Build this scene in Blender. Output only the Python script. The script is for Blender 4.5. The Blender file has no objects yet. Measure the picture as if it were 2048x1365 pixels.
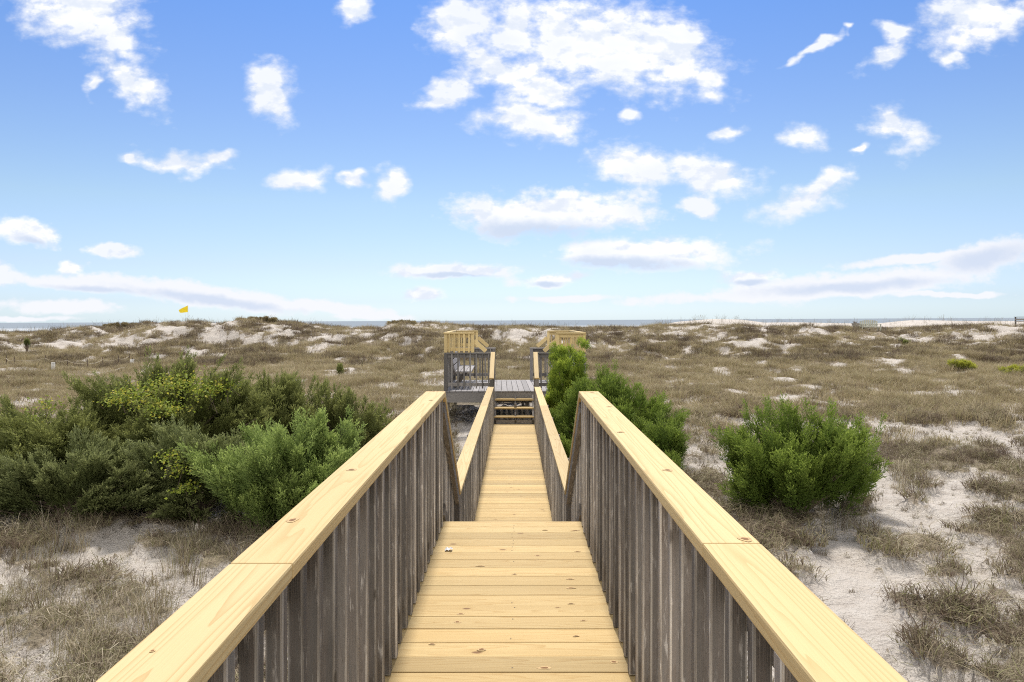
import bpy, bmesh, math, random
import numpy as np
from mathutils import Vector, Matrix, Euler

random.seed(7)
RNG = np.random.default_rng(11)
SC = bpy.context.scene
COL = SC.collection
F = 1500.0            # focal length in photo pixels (photo is 2048 wide)
VX, VY = 1030.0, 641.0
ROLL = math.atan(10.4 / 2048)

def px(p, d):         # lateral metre of photo column p at distance d
    return (p - VX) * d / F

# ------------------------------------------------------------------ noise
def _hash(ix, iy, s):
    n = (ix.astype(np.int64) * 374761393 + iy.astype(np.int64) * 668265263 + s * 974634777) & 0xffffffff
    n = ((n ^ (n >> 13)) * 1274126177) & 0xffffffff
    n = n ^ (n >> 16)
    return (n & 0xffffff) / float(0xffffff)
def vnoise(x, y, s=0):
    x = np.asarray(x, float); y = np.asarray(y, float)
    ix = np.floor(x); iy = np.floor(y); fx = x - ix; fy = y - iy
    fx = fx * fx * (3 - 2 * fx); fy = fy * fy * (3 - 2 * fy)
    a = _hash(ix, iy, s); b = _hash(ix + 1, iy, s); c = _hash(ix, iy + 1, s); d = _hash(ix + 1, iy + 1, s)
    return (a * (1 - fx) + b * fx) * (1 - fy) + (c * (1 - fx) + d * fx) * fy
def fbm(x, y, s=0, o=4):
    r = 0; a = .5; t = 0
    for i in range(o):
        r = r + a * vnoise(x, y, s + i * 17); t += a; a *= .5
        x = np.asarray(x) * 2.03 + 5.1; y = np.asarray(y) * 2.03 + 1.7
    return r / t
def sstep(a, b, x):
    t = np.clip((x - a) / (b - a), 0, 1); return t * t * (3 - 2 * t)

# ------------------------------------------------------------------ materials
def new_mat(name):
    m = bpy.data.materials.new(name); m.use_nodes = True
    nt = m.node_tree; nt.nodes.clear()
    out = nt.nodes.new('ShaderNodeOutputMaterial'); b = nt.nodes.new('ShaderNodeBsdfPrincipled')
    nt.links.new(b.outputs[0], out.inputs[0])
    b.inputs['Roughness'].default_value = .8
    b.inputs['Specular IOR Level'].default_value = .25
    return m, nt, b, out
def N(nt, t, **k):
    n = nt.nodes.new('ShaderNode' + t)
    for a, v in k.items(): setattr(n, a, v)
    return n
def math_(nt, op, a, b=None, c=None, clamp=False):
    n = N(nt, 'Math', operation=op, use_clamp=clamp)
    for i, v in enumerate((a, b, c)):
        if v is None: continue
        if isinstance(v, (int, float)): n.inputs[i].default_value = v
        else: nt.links.new(v, n.inputs[i])
    return n.outputs[0]
def mixc(nt, f, a, b, mode='MIX'):
    n = N(nt, 'Mix', data_type='RGBA', blend_type=mode)
    if isinstance(f, (int, float)): n.inputs[0].default_value = f
    else: nt.links.new(f, n.inputs[0])
    for i, v in ((6, a), (7, b)):
        if isinstance(v, tuple): n.inputs[i].default_value = (*v, 1)
        else: nt.links.new(v, n.inputs[i])
    return n.outputs[2]
def mrange(nt, v, a, b, c=0., d=1., smooth=False):
    n = N(nt, 'MapRange', clamp=True)
    if smooth: n.interpolation_type = 'SMOOTHSTEP'
    nt.links.new(v, n.inputs[0])
    for i, q in enumerate((a, b, c, d)): n.inputs[i + 1].default_value = q
    return n.outputs[0]
def noise(nt, vec, scale, detail=4, rough=.55, dist=0., dims='3D'):
    n = N(nt, 'TexNoise', noise_dimensions=dims)
    nt.links.new(vec, n.inputs['Vector'])
    n.inputs['Scale'].default_value = scale; n.inputs['Detail'].default_value = detail
    n.inputs['Roughness'].default_value = rough; n.inputs['Distortion'].default_value = dist
    return n.outputs[0]
def scaled(nt, vec, sx, sy, sz=1, loc=(0, 0, 0)):
    n = N(nt, 'Mapping'); nt.links.new(vec, n.inputs[0])
    n.inputs['Scale'].default_value = (sx, sy, sz); n.inputs['Location'].default_value = loc
    return n.outputs[0]
def bump(nt, h, bsdf, strength=.3, dist=.01):
    n = N(nt, 'Bump'); nt.links.new(h, n.inputs['Height'])
    n.inputs['Strength'].default_value = strength; n.inputs['Distance'].default_value = dist
    nt.links.new(n.outputs[0], bsdf.inputs['Normal'])

def mrangec(nt, v, a, b, c, d):
    q = N(nt, 'CombineXYZ'); m_ = mrange(nt, v, a, b, c, d)
    for i in range(3): nt.links.new(m_, q.inputs[i])
    return q.outputs[0]

def wood(name, light, mid, dark, ring=11., knots=.75, rough=.7, streak=.35, weather=None, bmp=.25, uscale=.8, tvar=(.55, 1.6)):
    """boards: UV u = metres along the board, v = metres across (+ a random offset for each board)"""
    m, nt, b, out = new_mat(name)
    uv = N(nt, 'UVMap').outputs[0]
    geo = N(nt, 'NewGeometry')
    # broad growth-ring figure
    n1 = noise(nt, scaled(nt, uv, uscale, 6.5), 1, 2, .45)
    n2 = noise(nt, scaled(nt, uv, 2.5, 30), 1, 3, .5)
    s = math_(nt, 'ADD', math_(nt, 'MULTIPLY', n1, ring * 2.1), math_(nt, 'MULTIPLY', n2, .9))
    fr = math_(nt, 'FRACT', s)
    saw = mrange(nt, fr, .35, .97)
    saw2 = mrange(nt, fr, .97, 1., 1, 0)
    line = math_(nt, 'MULTIPLY', math_(nt, 'POWER', saw, 2.2), saw2)
    c = mixc(nt, math_(nt, 'MULTIPLY', line, streak * 1.5), light, mid)
    # fine fibre
    fib = noise(nt, scaled(nt, uv, 5, 260), 1, 3, .6)
    c = mixc(nt, mrange(nt, fib, .35, .75, 0, .32), c, mid)
    # board tone
    tone = noise(nt, scaled(nt, uv, .35, 1.7), 1, 1, .5)
    c = mixc(nt, mrange(nt, tone, .3, .7, 0, .45), c, mid)
    # knots
    vo = N(nt, 'TexVoronoi', feature='F1', voronoi_dimensions='2D'); vo.inputs['Scale'].default_value = 1
    nt.links.new(scaled(nt, uv, 3.2, 6.4), vo.inputs['Vector'])
    pick = N(nt, 'SeparateColor'); nt.links.new(vo.outputs['Color'], pick.inputs[0])
    on = math_(nt, 'GREATER_THAN', pick.outputs[0], knots)
    dd = math_(nt, 'ADD', vo.outputs['Distance'], math_(nt, 'MULTIPLY', math_(nt, 'SUBTRACT', n2, .5), .05))
    kn = math_(nt, 'MULTIPLY', mrange(nt, dd, .045, .085, 1, 0), on)
    halo = math_(nt, 'MULTIPLY', mrange(nt, dd, .05, .3, 1, 0), on)
    c = mixc(nt, math_(nt, 'MULTIPLY', halo, .35), c, mid)
    c = mixc(nt, math_(nt, 'MULTIPLY', kn, .85), c, dark)
    h = math_(nt, 'ADD', fib, line)
    bt = noise(nt, scaled(nt, uv, .02, .9), 1, 0, .5)
    if not weather: c = mixc(nt, 1., c, mrangec(nt, bt, .3, .7, .76, 1.12), 'MULTIPLY')
    if weather:
        g1 = noise(nt, scaled(nt, uv, 1.6, 38), 1, 5, .65)
        c = mixc(nt, mrange(nt, g1, .38, .62), c, weather[0])
        g2 = noise(nt, scaled(nt, uv, 9, 60), 1, 4, .6)
        c = mixc(nt, mrange(nt, g2, .59, .68, 0, .65), c, weather[1])
        g3 = noise(nt, scaled(nt, geo.outputs['Position'], 7, 7, 3), 1, 4, .6)
        c = mixc(nt, mrange(nt, g3, .56, .7, 0, .6), c, weather[2])
        c = mixc(nt, 1., c, mrangec(nt, bt, .3, .7, *(tvar)), 'MULTIPLY')
        h = math_(nt, 'ADD', math_(nt, 'MULTIPLY', g1, 2.5), math_(nt, 'MULTIPLY', fib, 1.5))
    nt.links.new(c, b.inputs['Base Color'])
    b.inputs['Roughness'].default_value = rough
    bump(nt, h, b, bmp, .004)
    return m

M = {}
M['pine'] = wood('new_pine', (.60, .455, .225), (.45, .295, .115), (.16, .07, .03), 13, .86, uscale=.35, streak=.55)
M['pine_rail'] = wood('new_pine_rail', (.61, .475, .25), (.48, .33, .145), (.30, .15, .06), 9, .97, streak=.6, uscale=.28)
M['pine_box'] = wood('new_pine_lightened', (.78, .62, .32), (.62, .44, .18), (.2, .1, .04), 12, .95, uscale=.4)  # new pine, colour lightened to offset the shade on camera-facing sides
M['grey'] = wood('weathered_wood', (.23, .20, .175), (.13, .105, .085), (.05, .04, .03), 9, .8, .9,
                 weather=((.155, .142, .127), (.50, .465, .42), (.28, .25, .22)), bmp=.6)
M['grey_edge'] = wood('worn_arris', (.58, .54, .48), (.34, .30, .25), (.05, .04, .03), 9, .8, .9,
                 weather=((.19, .165, .14), (.66, .62, .56), (.55, .51, .45)), bmp=.3)
M['grey_deck'] = wood('silvered_wood', (.42, .40, .40), (.28, .26, .26), (.1, .09, .08), 9, .85, .9,
                      weather=((.30, .29, .29), (.44, .43, .43), (.20, .185, .18)), bmp=.5, tvar=(.85, 1.12))
M['grey_beam'] = wood('silvered_beam', (.24, .22, .205), (.15, .14, .13), (.05, .04, .04), 9, .85, .9,
                      weather=((.19, .18, .17), (.38, .37, .355), (.13, .12, .11)), bmp=.5)

def plain(name, c, rough=.8, var=.25, scale=8, metallic=0):
    m, nt, b, out = new_mat(name)
    tc = N(nt, 'TexCoord')
    n = noise(nt, tc.outputs['Object'], scale, 4, .6)
    cc = mixc(nt, mrange(nt, n, .3, .7), tuple(v * (1 - var) for v in c), tuple(min(1, v * (1 + var)) for v in c))
    nt.links.new(cc, b.inputs['Base Color']); b.inputs['Roughness'].default_value = rough
    b.inputs['Metallic'].default_value = metallic
    return m
M['nail'] = plain('rusty_nail', (.10, .07, .05), .5, .3, 90)
M['knot'] = plain('knot_wood', (.50, .345, .16), .6, .35, 120)
M['knot_edge'] = plain('knot_bark', (.22, .115, .05), .8, .3, 150)
M['paper'] = plain('white_plastic', (.80, .82, .86), .45, .05, 30)
M['white'] = plain('white_paint', (.74, .73, .70), .6, .08, 4)
M['ink'] = plain('grey_ink', (.25, .25, .26), .7, .1, 9)
M['stone'] = plain('cast_stone', (.36, .33, .29), .9, .3, 9)
M['bench'] = plain('chalky_paint', (.50, .50, .42), .8, .2, 5)
M['soil'] = plain('potting_soil', (.05, .04, .03), .9, .3, 20)
M['rope'] = plain('pale_rope', (.55, .48, .36), .9, .2, 20)
M['stake'] = plain('brown_stake', (.12, .085, .065), .9, .3, 6)
M['pole'] = plain('pale_pole', (.6, .62, .65), .5, .05, 3)
M['flag'] = plain('yellow_cloth', (.80, .62, .03), .8, .12, 3)
M['bark'] = plain('juniper_bark', (.16, .12, .09), .95, .4, 12)

def leafmat(name, dark, mid, tip, tr=.42):
    dark, mid, tip = (tuple(min(.7, v * 1.85) for v in q) for q in (dark, mid, tip))
    m, nt, b, out = new_mat(name)
    a = N(nt, 'Attribute', attribute_name='cv')     # random tone of each spray
    t = N(nt, 'Attribute', attribute_name='tp')     # fresh growth at each shoot's tip
    c = mixc(nt, mrange(nt, a.outputs['Fac'], .0, 1.), dark, mid)
    c = mixc(nt, t.outputs['Fac'], c, tip)
    nt.links.new(c, b.inputs['Base Color']); b.inputs['Roughness'].default_value = .65
    tl = N(nt, 'BsdfTranslucent'); nt.links.new(c, tl.inputs[0])
    mx = N(nt, 'MixShader'); mx.inputs[0].default_value = tr
    nt.links.new(b.outputs[0], mx.inputs[1]); nt.links.new(tl.outputs[0], mx.inputs[2])
    nt.links.new(mx.outputs[0], out.inputs[0])
    return m
M['jun_dark'] = leafmat('juniper_dark', (.032, .040, .011), (.096, .108, .030), (.225, .235, .078))
M['jun_blue'] = leafmat('juniper_silver', (.038, .048, .016), (.095, .110, .037), (.215, .23, .095))
M['jun_light'] = leafmat('juniper_light', (.048, .070, .018), (.12, .165, .042), (.29, .35, .10))
M['jun_green'] = leafmat('juniper_green', (.038, .062, .010), (.088, .130, .020), (.19, .235, .045))
M['jun_bright'] = leafmat('juniper_bright', (.052, .082, .012), (.14, .19, .022), (.31, .36, .05))
M['vine'] = leafmat('vine_leaf', (.07, .095, .015), (.20, .24, .03), (.27, .25, .035), .4)
M['gold'] = leafmat('goldenrod_leaf', (.09, .10, .03), (.22, .23, .04), (.42, .40, .04), .3)
M['brush'] = leafmat('dune_brush', (.07, .055, .03), (.15, .12, .06), (.24, .2, .1), .2)

def grassmat(name, cols):
    m, nt, b, out = new_mat(name)
    a = N(nt, 'Attribute', attribute_name='cv')
    oi = N(nt, 'ObjectInfo')
    geo = N(nt, 'NewGeometry')
    big = noise(nt, scaled(nt, geo.outputs['Position'], .55, .55, .55), 1, 3, .6)
    v = math_(nt, 'ADD', math_(nt, 'MULTIPLY', a.outputs['Fac'], .62),
              math_(nt, 'ADD', math_(nt, 'MULTIPLY', oi.outputs['Random'], .20), mrange(nt, big, .32, .68, -.08, .26)))
    r = N(nt, 'ValToRGB'); nt.links.new(v, r.inputs[0])
    el = r.color_ramp.elements
    while len(el) < len(cols): el.new(.5)
    for i, c in enumerate(cols):
        el[i].position = i / (len(cols) - 1); el[i].color = (*c, 1)
    nt.links.new(r.outputs[0], b.inputs['Base Color'])
    tl = N(nt, 'BsdfTranslucent'); nt.links.new(r.outputs[0], tl.inputs[0])
    mx = N(nt, 'MixShader'); mx.inputs[0].default_value = .25
    nt.links.new(b.outputs[0], mx.inputs[1]); nt.links.new(tl.outputs[0], mx.inputs[2])
    nt.links.new(mx.outputs[0], out.inputs[0])
    return m
M['g_dry'] = grassmat('dry_grass', [(.065, .045, .035), (.21, .155, .115), (.12, .085, .062), (.36, .29, .20), (.22, .215, .09), (.54, .46, .33), (.70, .62, .47)])
M['g_mead'] = grassmat('meadow_grass', [(.12, .088, .06), (.27, .205, .13), (.40, .32, .20), (.31, .28, .13), (.52, .43, .27), (.64, .55, .38)])
M['g_brown'] = grassmat('brown_scrub', [(.07, .05, .037), (.14, .10, .075), (.21, .16, .115), (.15, .13, .065), (.34, .27, .20)])
M['g_oat'] = grassmat('sea_oats', [(.14, .12, .07), (.2, .17, .1), (.3, .25, .15)])

# ------------------------------------------------------------------ mesh helpers
class MB:
    """collects boards (boxes with wood UVs), tubes and raw polygons into one mesh"""
    def __init__(s): s.v = []; s.f = []; s.uv = []; s.mi = []
    def board(s, p0, p1, w, t, side=None, cham=0, mi=0):
        p0 = Vector(p0); p1 = Vector(p1); ax = (p1 - p0); L = ax.length; ax.normalize()
        side = Vector(side) if side else (Vector((1, 0, 0)) if abs(ax.x) < .9 else Vector((0, 1, 0)))
        side = (side - ax * side.dot(ax)).normalized(); up = ax.cross(side).normalized()
        b = len(s.v); ou = random.uniform(0, 40); ov = random.uniform(0, 60)
        h = [(-1, -1), (1, -1), (1, 1), (-1, 1)]
        for q, k in ((p0, 0), (p1, 1)):
            for a, c in h: s.v.append(q + side * (a * w / 2) + up * (c * t / 2))
        per = [0, w, w + t, 2 * w + t, 2 * w + 2 * t]
        for i in range(4):
            j = (i + 1) % 4
            s.f.append((b + i, b + i + 4, b + j + 4, b + j) if True else None)
            s.uv.append([(ou, ov + per[i]), (ou + L, ov + per[i]), (ou + L, ov + per[i + 1]), (ou, ov + per[i + 1])])
            s.mi.append(mi)
        for k, order in ((0, (0, 1, 2, 3)), (4, (3, 2, 1, 0))):
            s.f.append(tuple(b + k + o for o in order)); s.mi.append(mi)
            s.uv.append([(ou + h[o][0] * w * .04, ov + h[o][1] * t * 4) for o in order])
        return s
    def box(s, x0, x1, y0, y1, z0, z1, mi=0):
        """axis-aligned box with the grain along its longest side"""
        d = (x1 - x0, y1 - y0, z1 - z0); k = d.index(max(d)); c = ((x0 + x1) / 2, (y0 + y1) / 2, (z0 + z1) / 2)
        if k == 0: return s.board((x0, c[1], c[2]), (x1, c[1], c[2]), d[1], d[2], (0, 1, 0), mi=mi)
        if k == 1: return s.board((c[0], y0, c[2]), (c[0], y1, c[2]), d[0], d[2], (1, 0, 0), mi=mi)
        return s.board((c[0], c[1], z0), (c[0], c[1], z1), d[0], d[1], (1, 0, 0), mi=mi)
    def poly(s, pts, mi=0):
        b = len(s.v); s.v += [Vector(p) for p in pts]; s.f.append(tuple(range(b, b + len(pts))))
        s.uv.append([(p[0], p[1]) for p in pts]); s.mi.append(mi)
    def tube(s, pts, r, n=6, mi=0):
        pts = [Vector(p) for p in pts]; rs = r if isinstance(r, (list, tuple)) else [r] * len(pts)
        b = len(s.v)
        for i, p in enumerate(pts):
            d = (pts[min(i + 1, len(pts) - 1)] - pts[max(i - 1, 0)]).normalized()
            a = d.cross(Vector((0, 0, 1)) if abs(d.z) < .9 else Vector((1, 0, 0))).normalized(); c = d.cross(a)
            for k in range(n):
                t = k / n * math.tau; s.v.append(p + (a * math.cos(t) + c * math.sin(t)) * rs[i])
        for i in range(len(pts) - 1):
            for k in range(n):
                q = [b + i * n + k, b + i * n + (k + 1) % n, b + (i + 1) * n + (k + 1) % n, b + (i + 1) * n + k]
                s.f.append(tuple(q)); s.uv.append([(i, k / n), (i, (k + 1) / n), (i + 1, (k + 1) / n), (i + 1, k / n)]); s.mi.append(mi)
        for i in (0, len(pts) - 1):
            q = [b + i * n + k for k in range(n)]
            if i == 0: q.reverse()
            s.f.append(tuple(q)); s.uv.append([(0, 0)] * n); s.mi.append(mi)
        return s
    def lathe(s, prof, n=20, mi=0, c=(0, 0, 0)):
        b = len(s.v)
        for r, z in prof:
            for k in range(n):
                t = k / n * math.tau; s.v.append(Vector((c[0] + r * math.cos(t), c[1] + r * math.sin(t), c[2] + z)))
        for i in range(len(prof) - 1):
            for k in range(n):
                s.f.append((b + i * n + k, b + i * n + (k + 1) % n, b + (i + 1) * n + (k + 1) % n, b + (i + 1) * n + k))
                s.uv.append([(0, 0), (1, 0), (1, 1), (0, 1)]); s.mi.append(mi)
        return s
    def build(s, name, mats, parent=None, bevel=0, smooth=False, org=None, edge=-1):
        me = bpy.data.meshes.new(name)
        o0 = Vector(org) if org is not None else Vector((0, 0, 0))
        me.from_pydata([tuple(v - o0) for v in s.v], [], s.f)
        ul = me.uv_layers.new(name='UVMap')
        flat = [c for f in s.uv for q in f for c in q]
        ul.data.foreach_set('uv', flat)
        me.polygons.foreach_set('material_index', s.mi)
        mats = mats if isinstance(mats, (list, tuple)) else [mats]
        for m in mats: me.materials.append(M[m] if isinstance(m, str) else m)
        bm = bmesh.new(); bm.from_mesh(me)
        bmesh.ops.recalc_face_normals(bm, faces=bm.faces)
        if bevel:
            es = [e for e in bm.edges if len(e.link_faces) == 2]
            bmesh.ops.bevel(bm, geom=es, offset=bevel, segments=2, profile=.6, affect='EDGES', material=edge)
        bm.to_mesh(me); bm.free()
        if smooth: me.polygons.foreach_set('use_smooth', [True] * len(me.polygons))
        me.update()
        o = bpy.data.objects.new(name, me); COL.objects.link(o)
        if parent: o.parent = parent
        if org is not None: o.location = o0
        return o

def tag(o, label=None, cat=None, group=None, kind=None):
    if label: o['label'] = label
    if cat: o['category'] = cat
    if group: o['group'] = group
    if kind: o['kind'] = kind
    return o
def thing(name, label, cat, loc, rz=0, group=None):
    o = bpy.data.objects.new(name, None); COL.objects.link(o); o.empty_display_size = .2
    o.location = loc; o.rotation_euler = (0, 0, rz)
    return tag(o, label, cat, group)
class Local:
    """MB wrapper: geometry given in scene coordinates, stored relative to the thing's base"""
    pass
WALK = []              # things that follow the boardwalk's slight lean

def part(mb, name, mats, root, bevel=0, smooth=False, edge=-1):
    inv = Matrix.Translation(root.location).inverted()
    mb.v = [inv @ v for v in mb.v]
    return mb.build(name, mats, root, bevel, smooth, edge=edge)

def mesh_np(name, V, Fq, mats, attrs=None, parent=None, smooth=False, link=True):
    """fast mesh from arrays: V (n,3), Fq (m,4) quads or (m,3) tris"""
    me = bpy.data.meshes.new(name); k = Fq.shape[1]
    me.vertices.add(len(V)); me.vertices.foreach_set('co', V.astype(np.float32).ravel())
    me.loops.add(Fq.size); me.loops.foreach_set('vertex_index', Fq.astype(np.int32).ravel())
    me.polygons.add(len(Fq)); me.polygons.foreach_set('loop_start', np.arange(0, Fq.size, k, dtype=np.int32))
    if smooth: me.polygons.foreach_set('use_smooth', np.ones(len(Fq), bool))
    for n, a in (attrs or {}).items():
        at = me.attributes.new(n, 'FLOAT', 'POINT'); at.data.foreach_set('value', a.astype(np.float32))
    me.update(calc_edges=True)
    for m in (mats if isinstance(mats, (list, tuple)) else [mats]): me.materials.append(M[m] if isinstance(m, str) else m)
    o = bpy.data.objects.new(name, me)
    if link: COL.objects.link(o)
    if parent: o.parent = parent
    return o

# ------------------------------------------------------------------ terrain
def yh(p): return 636.0 + np.asarray(p) * 10.4 / 2048
CREST = [(-400, 650), (0, 652), (100, 654), (160, 651), (200, 643.5), (240, 642), (285, 645), (330, 641), (400, 641.5), (455, 640), (480, 643),
         (520, 634), (560, 638), (620, 645), (700, 651), (760, 652), (795, 643), (850, 642), (890, 647), (930, 653), (1000, 652), (1100, 654),
         (1200, 657), (1260, 658), (1310, 653), (1400, 650), (1440, 651), (1500, 659), (1600, 661), (1700, 661), (1800, 663), (1900, 662),
         (2048, 662), (2500, 661)]
BACK = [(-400, 665), (1200, 666), (1300, 662), (1370, 649), (1433, 644.5), (1480, 646), (1530, 653), (1600, 653), (1700, 656), (1760, 658), (1800, 656),
        (1850, 651), (1885, 652), (1950, 654), (2048, 655), (2500, 654)]
def prof(tab, x, D):
    p = np.array([t[0] for t in tab], float); y = np.array([t[1] for t in tab], float)
    xs = (p - VX) * D / F; z = -(y - yh(p)) * D / F
    return np.interp(x, xs, z)
YS = [-40, 6, 11, 15, 18, 23, 32, 42]
ZS = [-3.1, -3.05, -2.97, -2.84, -2.66, -2.48, -2.40, -2.22]
def H(x, y):
    x = np.asarray(x, float); y = np.asarray(y, float)
    base = np.interp(y, YS, ZS)
    near = (fbm(x * .22 + 3, y * .22, 3, 4) - .5) * .5 * sstep(1.5, 6, np.abs(x) + np.maximum(0, y - 24) * .4) + (fbm(x * 1.3, y * 1.3, 9, 3) - .5) * .14 + (fbm(x * .38 + 2, y * .5, 13, 3) - .5) * .62 * sstep(23, 29, y)
    foot = 41 + 4 * (fbm(x * .06, x * 0 + 2, 21, 2) - .5)
    yc = 63 + 5 * (fbm(x * .05 + 9, x * 0 + 7, 31, 2) - .5)
    zc = prof(CREST, x, 63.0) - .17 + (fbm(x * .8, x * 0, 41, 3) - .5) * .16
    t = np.clip((y - foot) / (yc - foot), 0, 1)
    prof_t = sstep(0, 1, t) * .55 + t * .45
    bumps = (fbm(x * .16, y * .24, 51, 4) - .5) * 2.3 * np.sin(np.pi * t) + (fbm(x * .6, y * .6, 53, 3) - .5) * .95 * np.sin(np.pi * np.clip(t, 0, 1)) ** .7
    front = base + (zc - base) * prof_t + bumps
    # behind the crest: a hollow, the white back ridge, then down to the beach
    zb = prof(BACK, x, 86.0) + .10
    tb = np.clip((y - yc) / 11.0, 0, 1); tb2 = np.clip((y - yc - 11) / (86 - 74), 0, 1)
    hollow = np.minimum(zc, zb) - .7
    zz = zc + (hollow - zc) * sstep(0, 1, tb)
    zz = zz + (zb - zz) * sstep(0, 1, tb2)
    t3 = np.clip((y - 88) / 45.0, 0, 1)
    back = zz + (-6.5 - zz) * sstep(0, 1, t3)
    z = np.where(y < yc, front + near * (1 - t), back)
    return z
def Hs(x, y): return float(H(np.array([x]), np.array([y]))[0])

# bare-sand patches: photo column, row, half sizes, turn in degrees (mapped onto the ground where they lie)
SAND = [(253, 680, 42, 12, -22), (62, 660, 14, 4, 0), (38, 692, 26, 5, 0), (123, 680, 26, 9, -20), (167, 678, 24, 6, -10), (342, 651, 30, 6, 5),
        (308, 674, 28, 7, -8), (300, 711, 46, 5.5, -24), (362, 692, 28, 9, 6), (392, 705, 14, 14, 20), (427, 666, 34, 20, -30), (448, 680, 10, 20, 0),
        (543, 675, 14, 22, 30), (554, 655, 28, 7, 0), (578, 689, 14, 4, -20), (632, 672, 24, 4, -10), (574, 709, 22, 3.5, 0), (648, 700, 44, 3.5, -15),
        (157, 720, 20, 3.5, 0), (14, 733, 16, 4, 0), (760, 656, 34, 7, -30), (830, 655, 16, 5, 0), (700, 668, 22, 4, -20), (1046, 671, 18, 7, 25),
        (1019, 706, 20, 6, -10), (994, 668, 14, 6, 20), (1185, 673, 10, 6, 0), (1527, 672, 9, 20, 0), (1433, 651, 50, 8, 0), (1378, 703, 12, 14, 20),
        (1444, 713, 20, 9, 0), (1492, 700, 22, 7, -10), (1572, 710, 22, 14, -40), (1545, 728, 34, 4, -20), (1672, 755, 6, 3, 0), (1786, 748, 28, 4, 0),
        (1800, 693, 18, 12, 20), (1824, 687, 28, 4, 0), (1858, 693, 14, 7, 0), (1962, 690, 56, 10, -22), (2030, 672, 30, 8, -20), (1700, 690, 30, 4, 0),
        (1927, 800, 60, 9, 28), (2010, 842, 50, 12, 28), (1375, 808, 34, 4, 0), (1426, 817, 28, 5, 0), (1565, 807, 44, 8, 0), (1686, 824, 44, 10, 10),
        (1748, 858, 44, 10, 15), (1935, 869, 66, 16, 5), (1990, 892, 80, 18, 5), (1390, 862, 60, 16, 10), (1787, 950, 36, 14, 0), (1965, 1021, 90, 18, 10),
        (1765, 1035, 60, 16, 5), (1690, 1105, 85, 36, 20), (1900, 1080, 70, 14, 0), (1810, 1172, 60, 20, 20), (1787, 1243, 90, 24, 28), (1900, 1300, 90, 26, 25),
        (2009, 1266, 60, 20, 15), (2000, 1336, 60, 20, 0), (1960, 1130, 50, 14, 0), (1450, 955, 60, 14, 20), (146, 1132, 72, 34, -10), (122, 1200, 55, 24, 0),
        (317, 1118, 60, 24, 0), (312, 1187, 32, 44, 0), (292, 1240, 24, 28, 0), (5, 1110, 30, 12, 0), (30, 1325, 60, 22, 0), (940, 895, 34, 50, 0),
        (930, 965, 20, 26, 0), (220, 735, 26, 4, 0), (90, 775, 26, 5, 0), (12, 855, 30, 8, 0), (175, 808, 18, 6, 0), (590, 730, 24, 3, 0),
        (1300, 870, 40, 16, 0), (780, 830, 24, 8, 0), (1310, 715, 26, 6, 10), (1230, 700, 22, 5, 10), (20, 800, 24, 5, 0)]
def vegcover(x, y, z):
    """0 = bare sand, 1 = covered"""
    x = np.asarray(x, float); y = np.asarray(y, float)
    yy = np.maximum(y, 2.5)
    u = VX + x / yy * F; v = -z / yy * F + yh(u)
    wu = (fbm(x * 1.3 + 11, y * .8, 61, 4) - .5); wv = (fbm(x * .9 + 31, y * .5 + 8, 67, 3) - .5)
    sand = np.full(x.shape, -9.)
    for (cx, cy, rx, ry, a) in SAND:
        if cy > 760: rx *= .9; ry *= .9
        du = u - cx + wu * rx * 2.2; dv = v - cy + wv * ry * 2.4
        c, s_ = math.cos(math.radians(a)), math.sin(math.radians(a))
        r = np.sqrt(((du * c + dv * s_) / rx) ** 2 + ((-du * s_ + dv * c) / ry) ** 2)
        sand = np.maximum(sand, 1 - r)
    n1 = fbm(x * .85, y * .6, 71, 4); n2 = fbm(x * 2.7, y * 2.1, 73, 3)
    n = n1 * .42 + n2 * .58
    zone = np.interp(y, [-5, 12, 17, 22, 40, 46, 64, 70, 74], [-.06, -.05, .02, .18, .20, .10, .10, -.03, -.5])
    zone = zone - np.where((y < 17) & (x > 2.0), .02, 0) + np.where((y < 12) & (x < -2), -.04, 0)
    ridge = (y > 70) & (x < 12)
    zone = np.where(ridge, .1, zone)
    s = (n - .5) * 5.0 + zone * 2.2 - sstep(-.25, .35, sand) * np.interp(y, [9, 14, 30, 36], [.95, .95, .9, .98])
    return sstep(-.10, .22, s)

NX, NY = 640, 720
sy = np.linspace(0, 1, NY)
ycoord = -30 + 34 * sstep(0, 1, sy * 0) + 0 * sy
ycoord = np.concatenate([np.linspace(-30, 1, 20, endpoint=False), 1 + 19 * np.linspace(0, 1, 260, endpoint=False),
                         20 + 50 * np.linspace(0, 1, 330, endpoint=False), np.linspace(70, 170, 110)])
NY = len(ycoord)
sx = np.linspace(-1, 1, NX)
sx = np.sign(sx) * (np.abs(sx) ** 1.15)
Y, S = np.meshgrid(ycoord, sx, indexing='ij')
X = S * (np.maximum(Y, 0) * 1.0 + 16)
Z = H(X, Y)
veg = vegcover(X, Y, Z)
def MOUND(c, y): return c * (.05 + .10 * (1 - sstep(8, 26, y)))
Z = Z + MOUND(veg, Y)
V = np.stack([X, Y, Z], -1).reshape(-1, 3)
ii = (np.arange(NY - 1)[:, None] * NX + np.arange(NX - 1)[None, :]).ravel()
Q = np.stack([ii, ii + 1, ii + NX + 1, ii + NX], 1)

m, nt, b, out = new_mat('dune_sand'); M['ground'] = m
geo = N(nt, 'NewGeometry'); P = geo.outputs['Position']
va = N(nt, 'Attribute', attribute_name='veg').outputs['Fac']
n1 = noise(nt, P, 3.0, 6, .65); n2 = noise(nt, P, 26, 5, .7); n3 = noise(nt, P, .5, 3, .5)
sand = mixc(nt, mrange(nt, n1, .3, .7), (.51, .455, .40), (.61, .565, .51))
sand = mixc(nt, mrange(nt, n2, .52, .72, 0, .45), sand, (.42, .36, .30))
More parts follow.
